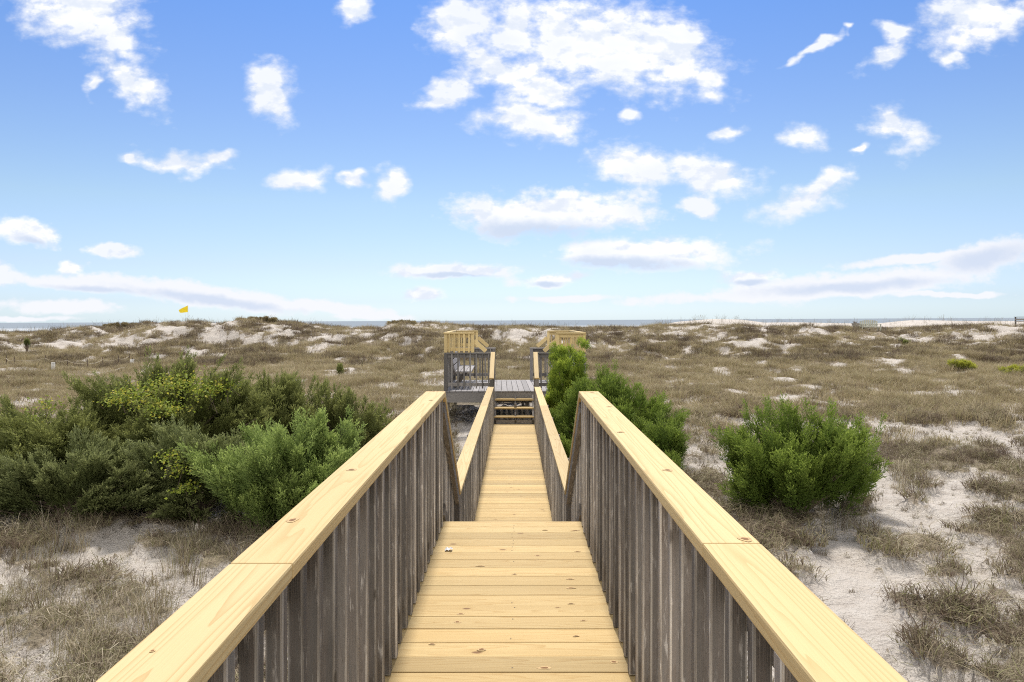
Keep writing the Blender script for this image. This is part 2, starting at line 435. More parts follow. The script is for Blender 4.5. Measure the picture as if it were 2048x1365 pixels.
# scattered bits of litter on the bare sand
vl = N(nt, 'TexNoise'); vl.inputs['Scale'].default_value = 1; nt.links.new(scaled(nt, P, 60, 60, 60), vl.inputs['Vector'])
sand = mixc(nt, math_(nt, 'MULTIPLY', mrange(nt, vl.outputs[0], .59, .65), mrange(nt, n3, .4, .65)), sand, (.15, .115, .085))
lit = mixc(nt, mrange(nt, noise(nt, P, 14, 8, .85), .40, .60), (.10, .075, .055), (.40, .33, .24))
lit = mixc(nt, mrange(nt, noise(nt, scaled(nt, P, 50, 14, 30), 1, 4, .8, 2.5), .50, .62, 0, .6), lit, (.46, .39, .29))
lit = mixc(nt, mrange(nt, noise(nt, P, 1.2, 4, .6), .45, .65, 0, .5), lit, (.20, .18, .095))
edge = math_(nt, 'ADD', va, math_(nt, 'MULTIPLY', math_(nt, 'SUBTRACT', noise(nt, P, 7, 6, .75), .5), 1.3))
nt.links.new(mixc(nt, mrange(nt, edge, .55, .85), sand, lit), b.inputs['Base Color'])
b.inputs['Roughness'].default_value = .95
hh = math_(nt, 'ADD', math_(nt, 'MULTIPLY', n2, .35), math_(nt, 'ADD', n1, math_(nt, 'MULTIPLY', noise(nt, P, 9, 4, .65), .8)))
bump(nt, hh, b, 1., .10)
g = mesh_np('ground', V, Q, 'ground', {'veg': veg.ravel()}, smooth=True)
tag(g, kind='structure')

# sea
m, nt, b, out = new_mat('sea_water'); M['sea'] = m
geo = N(nt, 'NewGeometry'); P = geo.outputs['Position']
sp = N(nt, 'SeparateXYZ'); nt.links.new(P, sp.inputs[0])
w = noise(nt, scaled(nt, P, .006, .02), 1, 5, .6)
c = mixc(nt, mrange(nt, w, .35, .65), (.20, .235, .275), (.26, .295, .33))
fn = noise(nt, scaled(nt, P, .008, .035), 1, 4, .6)
fy = math_(nt, 'ADD', sp.outputs[1], math_(nt, 'MULTIPLY', fn, 90))
def band(c0, wd):
    return mrange(nt, math_(nt, 'ABSOLUTE', math_(nt, 'SUBTRACT', fy, c0)), wd * .4, wd, 1, 0)
fo = math_(nt, 'MAXIMUM', band(640, 16), math_(nt, 'MAXIMUM', band(560, 22), band(745, 12)))
brk = noise(nt, scaled(nt, P, .011, .004), 1, 3, .5)
fo = math_(nt, 'MULTIPLY', fo, mrange(nt, brk, .40, .48))
c = mixc(nt, fo, c, (.80, .82, .84))
nt.links.new(c, b.inputs['Base Color']); b.inputs['Roughness'].default_value = .9; b.inputs['Specular IOR Level'].default_value = .0
mb = MB(); mb.poly([(-30000, 95, -5), (30000, 95, -5), (30000, 40000, -5), (-30000, 40000, -5)])
tag(mb.build('sea', 'sea'), kind='structure')

# ------------------------------------------------------------------ ground cover (uncountable): instanced tufts
def blades(nb, rad, hgt, bend, wid, seed, spread=1., curl=.5, seg=4, head=0):
    r = np.random.default_rng(seed); Vs = []; Fs = []; cv = []; n = 0
    for i in range(nb):
        a = r.uniform(0, math.tau); q = rad * math.sqrt(r.uniform()) ; bx, by = q * math.cos(a), q * math.sin(a)
        dr = a + r.normal(0, .9); h = hgt * r.uniform(.45, 1.15); bd = bend * r.uniform(.3, 1.3) * h
        wv = wid * r.uniform(.6, 1.3); lat = dr + math.pi / 2 + r.uniform(-.6, .6); cc = r.uniform(); ck = r.normal(0, curl)
        lx, ly = math.cos(lat) * wv / 2, math.sin(lat) * wv / 2
        for k in range(seg + 1):
            t = k / seg
            off = bd * t ** 1.7 * spread; ang = dr + ck * t
            z = h * (t - .42 * bend * t ** 3)
            X_, Y_ = bx + off * math.cos(ang), by + off * math.sin(ang); s_ = 1 - .85 * t
            if head and t > .6: s_ = head * (1.2 - t) / .5
            Vs += [(X_ - lx * s_, Y_ - ly * s_, z), (X_ + lx * s_, Y_ + ly * s_, z)]; cv += [cc, cc]
        for k in range(seg):
            o = n + 2 * k; Fs.append((o, o + 1, o + 3, o + 2))
        n += 2 * (seg + 1)
    return np.array(Vs), np.array(Fs), np.array(cv)
def protos(name, specs, mat):
    c = bpy.data.collections.new(name)
    for i, sp_ in enumerate(specs):
        v, f, cv = blades(*sp_['a'], **sp_.get('k', {}))
        o = mesh_np('%s_tuft' % name, v, f, mat, {'cv': cv}, link=False); c.objects.link(o)
    return c
def scatter(name, pts, scl, idx, coll, tilt=.15):
    n = len(pts)
    me = bpy.data.meshes.new(name); me.vertices.add(n); me.vertices.foreach_set('co', pts.astype(np.float32).ravel())
    rot = np.stack([RNG.normal(0, tilt, n), RNG.normal(0, tilt, n), RNG.uniform(0, math.tau, n)], 1)
    a = me.attributes.new('rt', 'FLOAT_VECTOR', 'POINT'); a.data.foreach_set('vector', rot.astype(np.float32).ravel())
    a = me.attributes.new('sl', 'FLOAT', 'POINT'); a.data.foreach_set('value', scl.astype(np.float32))
    a = me.attributes.new('ix', 'INT', 'POINT'); a.data.foreach_set('value', idx.astype(np.int32))
    o = bpy.data.objects.new(name, me); COL.objects.link(o)
    ng = bpy.data.node_groups.new(name + '_nodes', 'GeometryNodeTree')
    ng.interface.new_socket('Geometry', in_out='INPUT', socket_type='NodeSocketGeometry')
    ng.interface.new_socket('Geometry', in_out='OUTPUT', socket_type='NodeSocketGeometry')
    gi = ng.nodes.new('NodeGroupInput'); go = ng.nodes.new('NodeGroupOutput')
    ip = ng.nodes.new('GeometryNodeInstanceOnPoints'); ci = ng.nodes.new('GeometryNodeCollectionInfo')
    ci.inputs['Collection'].default_value = coll; ci.inputs['Separate Children'].default_value = True; ci.inputs['Reset Children'].default_value = True
    def na(nm, t):
        q = ng.nodes.new('GeometryNodeInputNamedAttribute'); q.data_type = t; q.inputs[0].default_value = nm; return q.outputs[0]
    e = ng.nodes.new('FunctionNodeEulerToRotation')
    ng.links.new(gi.outputs[0], ip.inputs['Points']); ng.links.new(ci.outputs[0], ip.inputs['Instance'])
    ip.inputs['Pick Instance'].default_value = True
    ng.links.new(na('ix', 'INT'), ip.inputs['Instance Index']); ng.links.new(na('rt', 'FLOAT_VECTOR'), e.inputs[0])
    ng.links.new(e.outputs[0], ip.inputs['Rotation']); ng.links.new(na('sl', 'FLOAT'), ip.inputs['Scale'])
    ng.links.new(ip.outputs[0], go.inputs[0])
    md = o.modifiers.new('scatter', 'NODES'); md.node_group = ng
    return o

P_near = protos('dune_grass', [dict(a=(84, .19, .22, 1.7, .0088, s), k=dict(curl=2.8, spread=.62, seg=5)) for s in (1, 2, 3)] +
                [dict(a=(44, .10, .30, 1.5, .008, s), k=dict(curl=1.2, spread=.6, seg=5)) for s in (4, 5)] +
                [dict(a=(26, .30, .09, 1.3, .007, s), k=dict(curl=2., spread=2.8)) for s in (6, 7)], 'g_dry')
P_mid = protos('meadow_grass', [dict(a=(60, .26, .20, .8, .010, s), k=dict(curl=.9, spread=1.1, seg=3)) for s in (11, 12, 13)] +
               [dict(a=(45, .20, .30, .6, .010, s), k=dict(curl=.6, seg=3)) for s in (14,)], 'g_mead')
P_dune = protos('dune_scrub', [dict(a=(70, .34, .26, .7, .016, s), k=dict(curl=1.2, seg=3)) for s in (21, 22, 23)], 'g_brown')
P_oat = protos('sea_oats', [dict(a=(9, .2, .80, .35, .009, s), k=dict(curl=.3, seg=6, head=1.3)) for s in (31, 32, 33)], 'g_oat')
P_tall = protos('tall_grass', [dict(a=(42, .13, .62, .42, .0055, s), k=dict(curl=.5, seg=6)) for s in (41, 42, 43)], 'g_dry')

def cand(n, y0, y1, slope, marg, pw=1.):
    y = y0 + (y1 - y0) * RNG.uniform(0, 1, n) ** pw
    x = RNG.uniform(-1, 1, n) * (y * slope + marg)
    return x, y
def on_walk(x, y):
    return ((np.abs(x + .02) < .75) & (y < 18.7)) | ((np.abs(x) < 1.9) & (y > 18.3) & (y < 22.4))
def lay(name, n, y0, y1, thr, coll, nidx, s0, s1, slope=.80, marg=3, pw=1., sink=.01, extra=None, tilt=.15):
    x, y = cand(n, y0, y1, slope, marg, pw); z = H(x, y); c = vegcover(x, y, z)
    keep = (RNG.uniform(0, 1, n) * .9 + thr < c) & ~on_walk(x, y)
    if extra is not None: keep &= extra(x, y)
    x, y, z = x[keep], y[keep], z[keep]
    c = c[keep]
    pts = np.stack([x, y, z + MOUND(c, y) - sink - .02], 1)
    sc_ = RNG.uniform(s0, s1, len(x)) * (.5 + .5 * c) * (.6 + .9 * fbm(x * 1.4 + 4, y * 1.4, 111, 2))
    o = scatter(name, pts, sc_, RNG.integers(0, nidx, len(x)), coll, tilt)
    return tag(o, kind='stuff')
tag(lay('dune_grass', 19000, 3.5, 20, .10, P_near, 7, .6, 1.35, marg=4, pw=1.0, tilt=.28), 'dry brown and straw dune grass tufts growing on the pale sand beside the walkway', 'grass')
tag(lay('meadow_grass', 42000, 16, 48, .02, P_mid, 4, .75, 1.35, marg=3, pw=.75), 'olive brown meadow grass covering the flat hollow before the dunes', 'grass')
xx, yy_ = cand(9500, 4, 19, .8, 3); zz_ = H(xx, yy_); kk_ = ~on_walk(xx, yy_) & (fbm(xx * .8, yy_ * .8, 77, 3) > .46); xx, yy_, zz_ = xx[kk_], yy_[kk_], zz_[kk_]
o = scatter('sparse_sprigs', np.stack([xx, yy_, zz_], 1), RNG.uniform(.2, .62, len(xx)) ** 1.2, RNG.integers(3, 7, len(xx)), P_near, .5)
tag(o, 'tiny dry sprigs and runners dotted over the bare sand', 'grass', kind='stuff')
dn = lambda x, y: fbm(x * .35, y * .35, 91, 3) > .41
tag(lay('dune_scrub', 26000, 38, 72, .18, P_dune, 3, .7, 1.5, marg=3, extra=dn), 'low brown scrub patches on the dune slopes', 'scrub')
tag(lay('slope_grass', 26000, 40, 78, .10, P_mid, 4, .9, 1.7, marg=3), 'pale dry grass on the dune slopes', 'grass')
tag(lay('near_scrub', 12000, 12, 44, .3, P_dune, 3, .45, .8, marg=3, extra=lambda x, y: fbm(x * .5, y * .5, 97, 3) > .52), 'dark brown scrub clumps between the near sand patches', 'scrub')
# sea oats along the crests
x, y = cand(1500, 57, 72, .8, 4); z = H(x, y); k = (fbm(x * .12, y * .05, 88, 2) > .42); x, y, z = x[k], y[k], z[k]
x2, y2 = cand(500, 80, 92, .8, 4); z2 = H(x2, y2)
x = np.concatenate([x, x2]); y = np.concatenate([y, y2]); z = np.concatenate([z, z2])
o = scatter('sea_oats', np.stack([x, y, z - .02], 1), RNG.uniform(.55, 1.15, len(x)), RNG.integers(0, 3, len(x)), P_oat, .08)
tag(o, 'thin sea oat stalks standing along the dune crest against the sea', 'sea oats', kind='stuff')
# taller tufts near the shrubs
TT = []
for (u, v, n, sp_) in ((90, 1100, 16, .5), (60, 1180, 14, .5), (215, 1230, 16, .45), (40, 1250, 12, .5), (130, 1330, 10, .5), (400, 1100, 12, .5), (470, 1110, 8, .3),
                       (330, 1140, 6, .3), (1800, 985, 10, .3), (1640, 1050, 9, .5), (1540, 1050, 5, .25), (250, 1290, 10, .5), (20, 1090, 8, .4)):
    d = 3.0 * F / (v - float(yh(u)))
    for i in range(n):
        TT.append((px(u, d) + random.gauss(0, sp_ * .6), d + random.gauss(0, sp_)))
TT = np.array(TT); z = H(TT[:, 0], TT[:, 1])
o = scatter('tall_grass', np.stack([TT[:, 0], TT[:, 1], z], 1), RNG.uniform(.5, 1.05, len(TT)), RNG.integers(0, 3, len(TT)), P_tall, .15)
tag(o, 'tall arching tufts of dry grass round the junipers', 'grass', kind='stuff')

# ------------------------------------------------------------------ shrubs
def spray_block(n_sh, r, Ls=.09, lw=.0125, ll=.032, per=6, sh=1.0):
    """unit shoot: leaf cards set round a short axis along +z; returns (k,4,3) quads for one shoot and tip values"""
    q = []; tp = []
    for i in range(per):
        t = (i + .5) / per; a = i * 2.4 + r.uniform(0, 1)
        base = np.array([0, 0, t * Ls]); out = np.array([math.cos(a), math.sin(a), 0]) * (.60 - .25 * t) + np.array([0, 0, .8 + .4 * t])
        out /= np.linalg.norm(out); side = np.cross(out, [0, 0, 1]); side /= np.linalg.norm(side) + 1e-9
        side = side * math.cos(a * 1.7) + np.cross(out, side) * math.sin(a * 1.7)
        L = ll * (1.25 - .5 * t) * r.uniform(.8, 1.25); w = lw * r.uniform(.8, 1.2)
        q.append([base, base + out * L * .5 + side * w / 2, base + out * L, base + out * L * .5 - side * w / 2]); tp.append(t)
    return np.array(q), np.array(tp)

def frames(D, r, fixed=False):
    D = D / np.linalg.norm(D, axis=1, keepdims=True)
    ref = np.where(np.abs(D[:, 2:3]) < .95, np.array([[0, 0, 1.]]), np.array([[1., 0, 0]]))
    A = np.cross(D, ref); A /= np.linalg.norm(A, axis=1, keepdims=True); B = np.cross(D, A)
    t = r.uniform(0, math.tau, (len(D), 1)) if not fixed else r.normal(0, .25, (len(D), 1))
    return A * np.cos(t) + B * np.sin(t), -A * np.sin(t) + B * np.cos(t), D

def juniper(name, label, at, h, rx, ry, mat, seed, plumes=420, shoots=34, plen=.42, pw=.13, up=.5, shape='round', group=None, leaf=1., lean=(0, 0), trunk=True, cat='juniper', fan=False):
    r = np.random.default_rng(seed); x0, y0 = at; z0 = Hs(x0, y0)
    root = thing(name, label, cat, (x0, y0, z0), group=group)
    P = []; D = []; rel = []; rtone = []
    lump = r.uniform(0, 50)
    cz = h * .42
    nb = max(4, plumes // 9); boughs = []; k_ = 0
    while len(boughs) < nb:
        d = r.normal(size=3); d /= np.linalg.norm(d)
        if d[2] < -.45: continue
        boughs.append((d, 1.18 - .56 * r.uniform() ** .8, r.uniform(0, 1)))
    while len(P) < plumes:
        bd_, bf, bt_ = boughs[k_ % nb]; k_ += 1
        d = bd_ + r.normal(0, .045 + .075 / max(rx, .5), 3) * np.array([1, 1, .6]); d /= np.linalg.norm(d)
        if d[2] < -.6: continue
        a = math.atan2(d[1], d[0])
        rad = .80 + .42 * (float(vnoise(a * 1.6 + lump, d[2] * 2.4 + 3, seed)) - .5) * 1.6 + .25 * (float(vnoise(a * 4 + lump, d[2] * 5, seed + 3)) - .5)
        f = bf - .10 * abs(r.normal()) + (.16 * r.uniform() if r.uniform() < .2 else 0); rtone.append(bt_)
        if shape == 'column':
            e = np.array([d[0] * rx, d[1] * ry, (d[2] * (h - cz) * 1.05 if d[2] > 0 else d[2] * cz * 1.9)])
            q_ = math.hypot(d[0], d[1]) + 1e-6
            e[0] = d[0] / q_ * rx * min(1, q_ * 1.9); e[1] = d[1] / q_ * ry * min(1, q_ * 1.9)
        elif shape == 'cone':
            wz = 1.0 - .55 * max(0, d[2])
            e = np.array([d[0] * rx * wz, d[1] * ry * wz, d[2] * (h - cz) if d[2] > 0 else d[2] * cz * 1.2])
        elif shape == 'flat':
            e = np.array([d[0] * rx, d[1] * ry, (d[2] * (h - cz) if d[2] > 0 else d[2] * cz * 1.9)])
        else:
            e = np.array([d[0] * rx, d[1] * ry, (d[2] * (h - cz) if d[2] > 0 else d[2] * cz * 1.7)])
        p = e * rad * f + np.array([0, 0, cz]); p[0] += lean[0] * p[2]; p[1] += lean[1] * p[2]
        if p[2] < .03: p[2] = .03 + r.uniform(0, .1)
        rb = p + np.array([0, 0, .25 * h]); dd = rb / np.linalg.norm(rb) * 1.15 + np.array([lean[0], lean[1], 0]) * .5 + np.array([0, 0, (up - .35) * .7]) + r.normal(0, .13, 3)
        P.append(p); D.append(dd / np.linalg.norm(dd)); rel.append(f)
    P = np.array(P); D = np.array(D); n = len(P)
    L = plen * 1.15 * r.uniform(.6, 1.35, n)
    A, B, C = frames(D, r, fan)
    fa, fb_ = (1.75, .30) if fan else (1., .75)
    # shoots along each plume
    S = int(shoots * 1.4); t = r.uniform(0, 1, (n, S)) ** .85; th = r.uniform(0, math.tau, (n, S))
    wr = pw * r.uniform(.7, 1.3, (n, 1)) * np.clip(1.04 - t, 0, 1) ** .8 * r.uniform(.25, 1, (n, S))
    bend = (t ** 2)[..., None] * np.array([0, 0, .25]) * L[:, None, None] * .4
    pos = P[:, None, :] + C[:, None, :] * ((t - .55) * L[:, None])[..., None] + A[:, None, :] * (wr * np.cos(th) * fa)[..., None] + B[:, None, :] * (wr * np.sin(th) * fb_)[..., None] + bend * (-.6 if fan else 1)
    sd = C[:, None, :] * 1.1 + A[:, None, :] * (np.cos(th) * .6)[..., None] + B[:, None, :] * (np.sin(th) * (.25 if fan else .6))[..., None] + r.normal(0, .18, (n, S, 3))
    pos = pos.reshape(-1, 3); sd = sd.reshape(-1, 3); tt = t.reshape(-1)
    ok = pos[:, 2] > -.02; pos = pos[ok]; sd = sd[ok]; tt = tt[ok]
    cvp = np.repeat(np.clip(np.array(rtone[:n]) * .7 + r.uniform(0, .3, n), 0, 1), S)[ok]
    a2, b2, c2 = frames(sd, r); k = len(pos); sc_ = r.uniform(.75, 1.3, k) * leaf
    vs = [spray_block(1, r) for _ in range(5)]; pick = r.integers(0, 5, k)
    VV = []; CV = []; TP = []
    for j in range(5):
        q, tp = vs[j]; s_ = pick == j
        R = np.stack([a2[s_], b2[s_], c2[s_]], 2)                       # (m,3,3)
        w = np.einsum('mij,klj->mkli', R, q) * sc_[s_][:, None, None, None] + pos[s_][:, None, None, :]
        m_, kk = w.shape[0], w.shape[1]
        VV.append(w.reshape(-1, 3))
        cv = np.clip(cvp[s_] * .6 + r.uniform(0, .4, m_), 0, 1)
        CV.append(np.repeat(cv, kk * 4))
        tip = np.clip((tt[s_][:, None] * .75 + tp[None, :] * .35 - .45) * 1.5, 0, 1) * r.uniform(.2, 1, (m_, 1))
        TP.append(np.repeat(tip.reshape(-1), 4))
    VV = np.concatenate(VV); CV = np.concatenate(CV); TP = np.concatenate(TP)
    Fq = np.arange(len(VV)).reshape(-1, 4)
    mesh_np('crown', VV, Fq, mat, {'cv': CV, 'tp': TP}, parent=root)
    if trunk:
        mb = MB()
        for i in range(0, n, max(1, n // 70)):
            p = P[i] * 1.0; mid = np.array([p[0] * .35, p[1] * .35, p[2] * .55 + r.uniform(-.05, .05)]) + r.normal(0, .05, 3)
            mb.tube([(r.normal(0, .04), r.normal(0, .04), -.05), tuple(mid * .5 + [0, 0, .03]), tuple(mid), tuple(p)], [.03, .022, .015, .006], 5)
        mb.build('trunk', 'bark', root)
    return root

JG = 'junipers in the thicket left of the walkway'
juniper('juniper_bush', 'largest dark juniper at the back of the left thicket, twined with yellow vine', (px(345, 13.2), 13.2), 2.12, 1.9, 1.5, 'jun_dark', 1, 1000, 38, .55, .11, .12, group=JG, fan=True)
juniper('juniper_bush', 'spreading dark juniper at the far left end of the thicket', (px(95, 12.2), 12.2), 1.62, 1.85, 1.3, 'jun_dark', 2, 780, 38, .52, .11, .10, group=JG, fan=True)
juniper('juniper_bush', 'dark juniper with a jagged top just right of the vine covered one', (px(545, 13.8), 13.8), 1.85, 1.25, 1.1, 'jun_dark', 3, 560, 36, .50, .105, .18, group=JG, fan=True)
juniper('juniper_bush', 'smaller dark juniper behind the left handrail, beside the sand under the platform', (px(690, 13.8), 13.8), 1.62, .85, .8, 'jun_dark', 4, 280, 34, .44, .11, .3, group=JG, fan=True)
juniper('juniper_bush', 'pale green feathery juniper partly hidden by the left handrail', (px(595, 10.6), 10.6), 1.5, 1.15, .95, 'jun_light', 5, 560, 38, .46, .095, .5, group=JG)
juniper('juniper_bush', 'low silvery juniper at the front left of the thicket above the grass', (px(150, 11.0), 11.0), 1.15, 1.75, .85, 'jun_blue', 6, 600, 38, .48, .11, .10, group=JG, fan=True)
juniper('juniper_bush', 'low silvery green juniper at the front middle of the thicket', (px(400, 11.3), 11.3), 1.3, 1.45, .9, 'jun_blue', 7, 560, 38, .48, .11, .12, group=JG, fan=True)
juniper('juniper_bush', 'dark juniper cut by the left edge of the picture', (px(-120, 12.0), 12.0), 1.35, 1.3, 1.1, 'jun_dark', 8, 360, 34, .46, .13, .32, group=JG)
juniper('juniper_sprig', 'dark pointed juniper leader rising from the top of the thicket', (px(372, 13.4), 13.4), 2.42, .32, .32, 'jun_dark', 9, 60, 34, .40, .10, .75, 'cone', group=JG)
juniper('juniper_sprig', 'thin dark juniper leader at the left of the thicket top', (px(138, 12.6), 12.6), 1.95, .22, .22, 'jun_dark', 10, 40, 34, .40, .09, .7, 'cone', group=JG)
juniper('juniper_sprig', 'pointed dark juniper leader between the vine and the handrail', (px(585, 13.8), 13.8), 2.02, .26, .26, 'jun_dark', 19, 50, 34, .38, .09, .7, 'cone', group=JG)
juniper('juniper_bush', 'round bright green juniper standing alone on the sand right of the walkway', (px(1592, 11.5), 11.5), 1.55, 1.24, 1.15, 'jun_green', 11, 620, 46, .56, .085, .62)
RG = 'junipers against the right handrail'
juniper('juniper_bush', 'tall narrow yellow green juniper hiding the right side of the platform', (px(1130, 15.7), 15.7), 2.30, .37, .42, 'jun_bright', 12, 520, 34, .17, .10, .6, 'column', group=RG)
juniper('juniper_bush', 'broad green juniper against the right handrail of the lower walkway', (px(1226, 14.6), 14.6), 1.80, 1.25, 1.0, 'jun_green', 13, 700, 36, .32, .11, .45, group=RG)
juniper('juniper_bush', 'low green juniper at the right foot of the broad one', (px(1318, 13.2), 13.2), .95, .72, .6, 'jun_green', 14, 200, 34, .36, .11, .5, group=RG)
juniper('juniper_bush', 'small dark green juniper between the near and the lower right handrail', (px(1166, 12.8), 12.8), 1.25, .42, .5, 'jun_green', 15, 150, 34, .36, .11, .5, group=RG)
juniper('juniper_seedling', 'tiny juniper on the bare sand by the broad right juniper', (px(1352, 14.9), 14.9), .62, .18, .18, 'jun_green', 16, 26, 30, .22, .07, .7, 'cone')
# far small shrubs
for (u, v, hh_, rr, mt, lb, sd) in ((54, 706, .85, .22, 'jun_dark', 'small dark juniper at the dune foot on the far left', 41), (680, 745, .42, .14, 'jun_dark', 'tiny lone juniper in the meadow left of the platform', 42),
                                    (1350, 712, .35, .3, 'jun_dark', 'small dark bush low on the dune right of the platform', 43), (1806, 708, .4, .75, 'jun_dark', 'dark green bush in the sandy gap on the right dune', 44)):
    d = 2.3 * F / (v - float(yh(u))) if v > 720 else 47
    juniper('small_shrub', lb, (px(u, d), d), hh_, rr, rr, mt, sd, 30, 26, .25, .1, .6, 'cone' if rr < .25 else 'round', cat='shrub')
for (u, v, rr, lb, sd) in ((1925, 752, .55, 'bright yellow green goldenrod bush in the right meadow', 51), (2035, 762, .6, 'dull yellow green bush at the right edge of the meadow', 52)):
    d = 2.3 * F / (v - float(yh(u)))
    juniper('goldenrod_bush', lb, (px(u, d), d), .36, rr, rr * .8, 'gold', sd, 110, 26, .22, .1, .6, 'round', cat='shrub')
for (u, rr, hh_, lb, sd) in ((522, 1.9, .42, 'brown rounded bush topping the highest dune', 61), (240, 1.7, .3, 'brown low bush on the left dune crest', 62), (808, 1.3, .3, 'brown low bush on the dune crest left of the platform', 63)):
    d = 63.
    juniper('dune_bush', lb, (px(u, d), d), hh_, rr, rr * .7, 'brush', sd, 260, 26, .22, .12, .5, 'round', cat='bush', leaf=1.3)

# yellow vine over the big juniper
def vine(label, spots, seed, n_per):
    r = np.random.default_rng(seed)
    u, v, d = spots[0][:3]
    root = thing('vine', label, 'vine', (px(u, d), d, Hs(px(u, d), d)), group='yellow vines in the left thicket')
    V_ = []; cv = []; tp = []
    mb = MB()
    for (u, v, d, s_) in spots:
        c = np.array([px(u, d), d, -(v - float(yh(u))) * d / F]) - np.array(root.location)
        pts = [c + r.normal(0, .02, 3)]
        for k in range(n_per):
            p = c + r.normal(0, 1, 3) * np.array([s_ * .9, .2, s_ * .42]); L = r.uniform(.025, .05)
            nrm = r.normal(0, .6, 3) + np.array([0, -.5, .8]); nrm /= np.linalg.norm(nrm)
            a = np.cross(nrm, r.normal(size=3)); a /= np.linalg.norm(a); b_ = np.cross(nrm, a)
            for q in (p - a * L * .5, p + b_ * L * .42 - a * L * .1, p + a * L * .6, p - b_ * L * .42 - a * L * .1): V_.append(q)
            cc = r.uniform(); cv += [cc] * 4; tp += [1. if r.uniform() < .22 else 0.] * 4
        q0 = c + r.normal(0, .2, 3) * [s_ * 3, .3, s_ * 2]
        mb = MB(); mb.tube([tuple(q0 - np.array([0, 0, .3])), tuple(c), tuple(c + r.normal(0, .15, 3))], [.006, .005, .003], 4); mb.build('stem', 'bark', root)
    V_ = np.array(V_); mesh_np('leaves', V_, np.arange(len(V_)).reshape(-1, 4), 'vine', {'cv': np.array(cv), 'tp': np.array(tp)}, parent=root)
vine('yellow green vine sprawled over the top of the largest left juniper', [(300, 775, 12.4, .25), (340, 765, 12.5, .22), (385, 762, 12.6, .22), (415, 775, 12.5, .16), (265, 782, 12.4, .2),
     (310, 800, 12.1, .2), (350, 755, 12.8, .2), (240, 790, 12.3, .15), (335, 812, 12.0, .15), (450, 765, 12.8, .12)], 71, 300)
vine('small yellow green vine low on the left thicket above the handrail', [(345, 905, 10.7, .12), (365, 930, 10.6, .12), (370, 970, 10.5, .08)], 72, 160)
vine('yellow green vine on the left end of the thicket', [(30, 835, 11.6, .14), (90, 800, 11.7, .14)], 73, 120)

# ------------------------------------------------------------------ the boardwalk
XC = -.02; HW = .477
ZN = -1.42         # near deck top
ZL = -2.47         # lower deck top
def near_top(y): return -(.551 - .00933 * y)
CAP_T = .038
def knots_on(mb, lst, mi_mid=1, mi_edge=2):
    """flat knot marks a hair above the board they belong to: (centre, long axis, short axis, a, b)"""
    for (c, ax, ay, a, bb) in lst:
        c = Vector(c); ax = Vector(ax).normalized(); ay = Vector(ay).normalized(); nrm = ax.cross(ay)
        ph = random.uniform(0, 6)
        for (s_, mi, off) in ((1.0, mi_mid, .0004), (.52, mi_edge, .0008)):
            pts = []
            for k in range(16):
                t = k / 16 * math.tau; w = 1 + .14 * math.sin(2 * t + ph) + .1 * math.sin(3 * t + ph * 2)
                pts.append(c + ax * (a * s_ * w * math.cos(t)) + ay * (bb * s_ * w * math.sin(t)) + nrm * off)
            mb.poly(pts, mi)
def decking(y0, y1, z, pitch=.142, x0=XC - HW - .04, x1=XC + HW + .04, nails=True, knots=()):
    mb = MB(); y = y0; n = 0
    while y < y1 - .02:
        e = min(y + pitch - .004, y1); dz = random.uniform(-.0012, .0012)
        mb.board((x0, (y + e) / 2, z - .019 + dz), (x1, (y + e) / 2, z - .019 + dz), e - y, .038, (0, 1, 0))
        y += pitch; n += 1
    return mb
def pdeck(u, v, h=1.42):
    d = h * F / (v - VY); return ((u - VX) * d / F, d)

NEAR0, NEAR1 = .5, 5.30
LOW0, LOW1 = 6.72, 17.85
# near walkway (decking laid so that a joint falls at the photographed rows)
r1 = thing('boardwalk', 'upper wooden walkway in the foreground with new yellow pine decking', 'walkway', (XC, NEAR1, Hs(XC, NEAR1)))
WALK.append(r1)
off = (5.30 - NEAR0) % .142
mb = decking(NEAR1 - 35 * .142, NEAR1, ZN)
dk = part(mb, 'decking', 'pine', r1, bevel=.0025)
mb = MB()
kl = []
for (u, v, a, bb) in ((1075, 1112, .024, .011), (961, 1133, .026, .008), (1029, 1150, .014, .008), (1140, 1159, .022, .009), (1142, 1177, .024, .012), (921, 1229, .018, .011),
                      (915, 1245, .020, .012), (1167, 1242, .016, .009), (1142, 1208, .018, .006), (1115, 1216, .013, .007), (963, 1300, .022, .013), (1089, 1337, .034, .013), (1228, 1325, .020, .013),
                      (1155, 1104, .018, .008), (1150, 1062, .03, .010), (864, 1289, .014, .009), (1090, 1061, .02, .007), (1152, 1273, .014, .007)):
    x, y = pdeck(u, v); kl.append(((x, y, ZN + .0016), (1, random.uniform(-.1, .1), 0), (0, 1, 0), a, bb))
knots_on(mb, kl, 0, 1)
kn = part(mb, 'knots', ['knot', 'knot_edge'], r1); kn['kind'] = 'stuff'
mb = MB()
y = NEAR1 - .071
while y > 1.6:
    for dx in (XC + .01 + random.uniform(-.008, .008),):
        for dy in (-.038, .036):
            if random.random() < .6:
                c = Vector((dx + random.uniform(-.004, .004), y + dy, ZN + .0022)); rr = .0031
                mb.poly([c + Vector((math.cos(k * math.tau / 8) * rr * 1.3, math.sin(k * math.tau / 8) * rr, 0)) for k in range(8)])
    y -= .142
kn = part(mb, 'nail_heads', 'nail', r1); kn['kind'] = 'stuff'
mb = MB()
for s in (-1, 1): mb.box(XC + s * (HW + .040) - .019, XC + s * (HW + .040) + .019, NEAR0, NEAR1 - .04, ZN - .28, ZN - .041)
mb.box(XC - .019, XC + .019, NEAR0, NEAR1 - .04, ZN - .28, ZN - .041)
mb.box(XC - HW - .02, XC + HW + .02, NEAR1 - .0385, NEAR1 - .001, ZN - .28, ZN - .041)
part(mb, 'joist_frame', 'grey', r1)

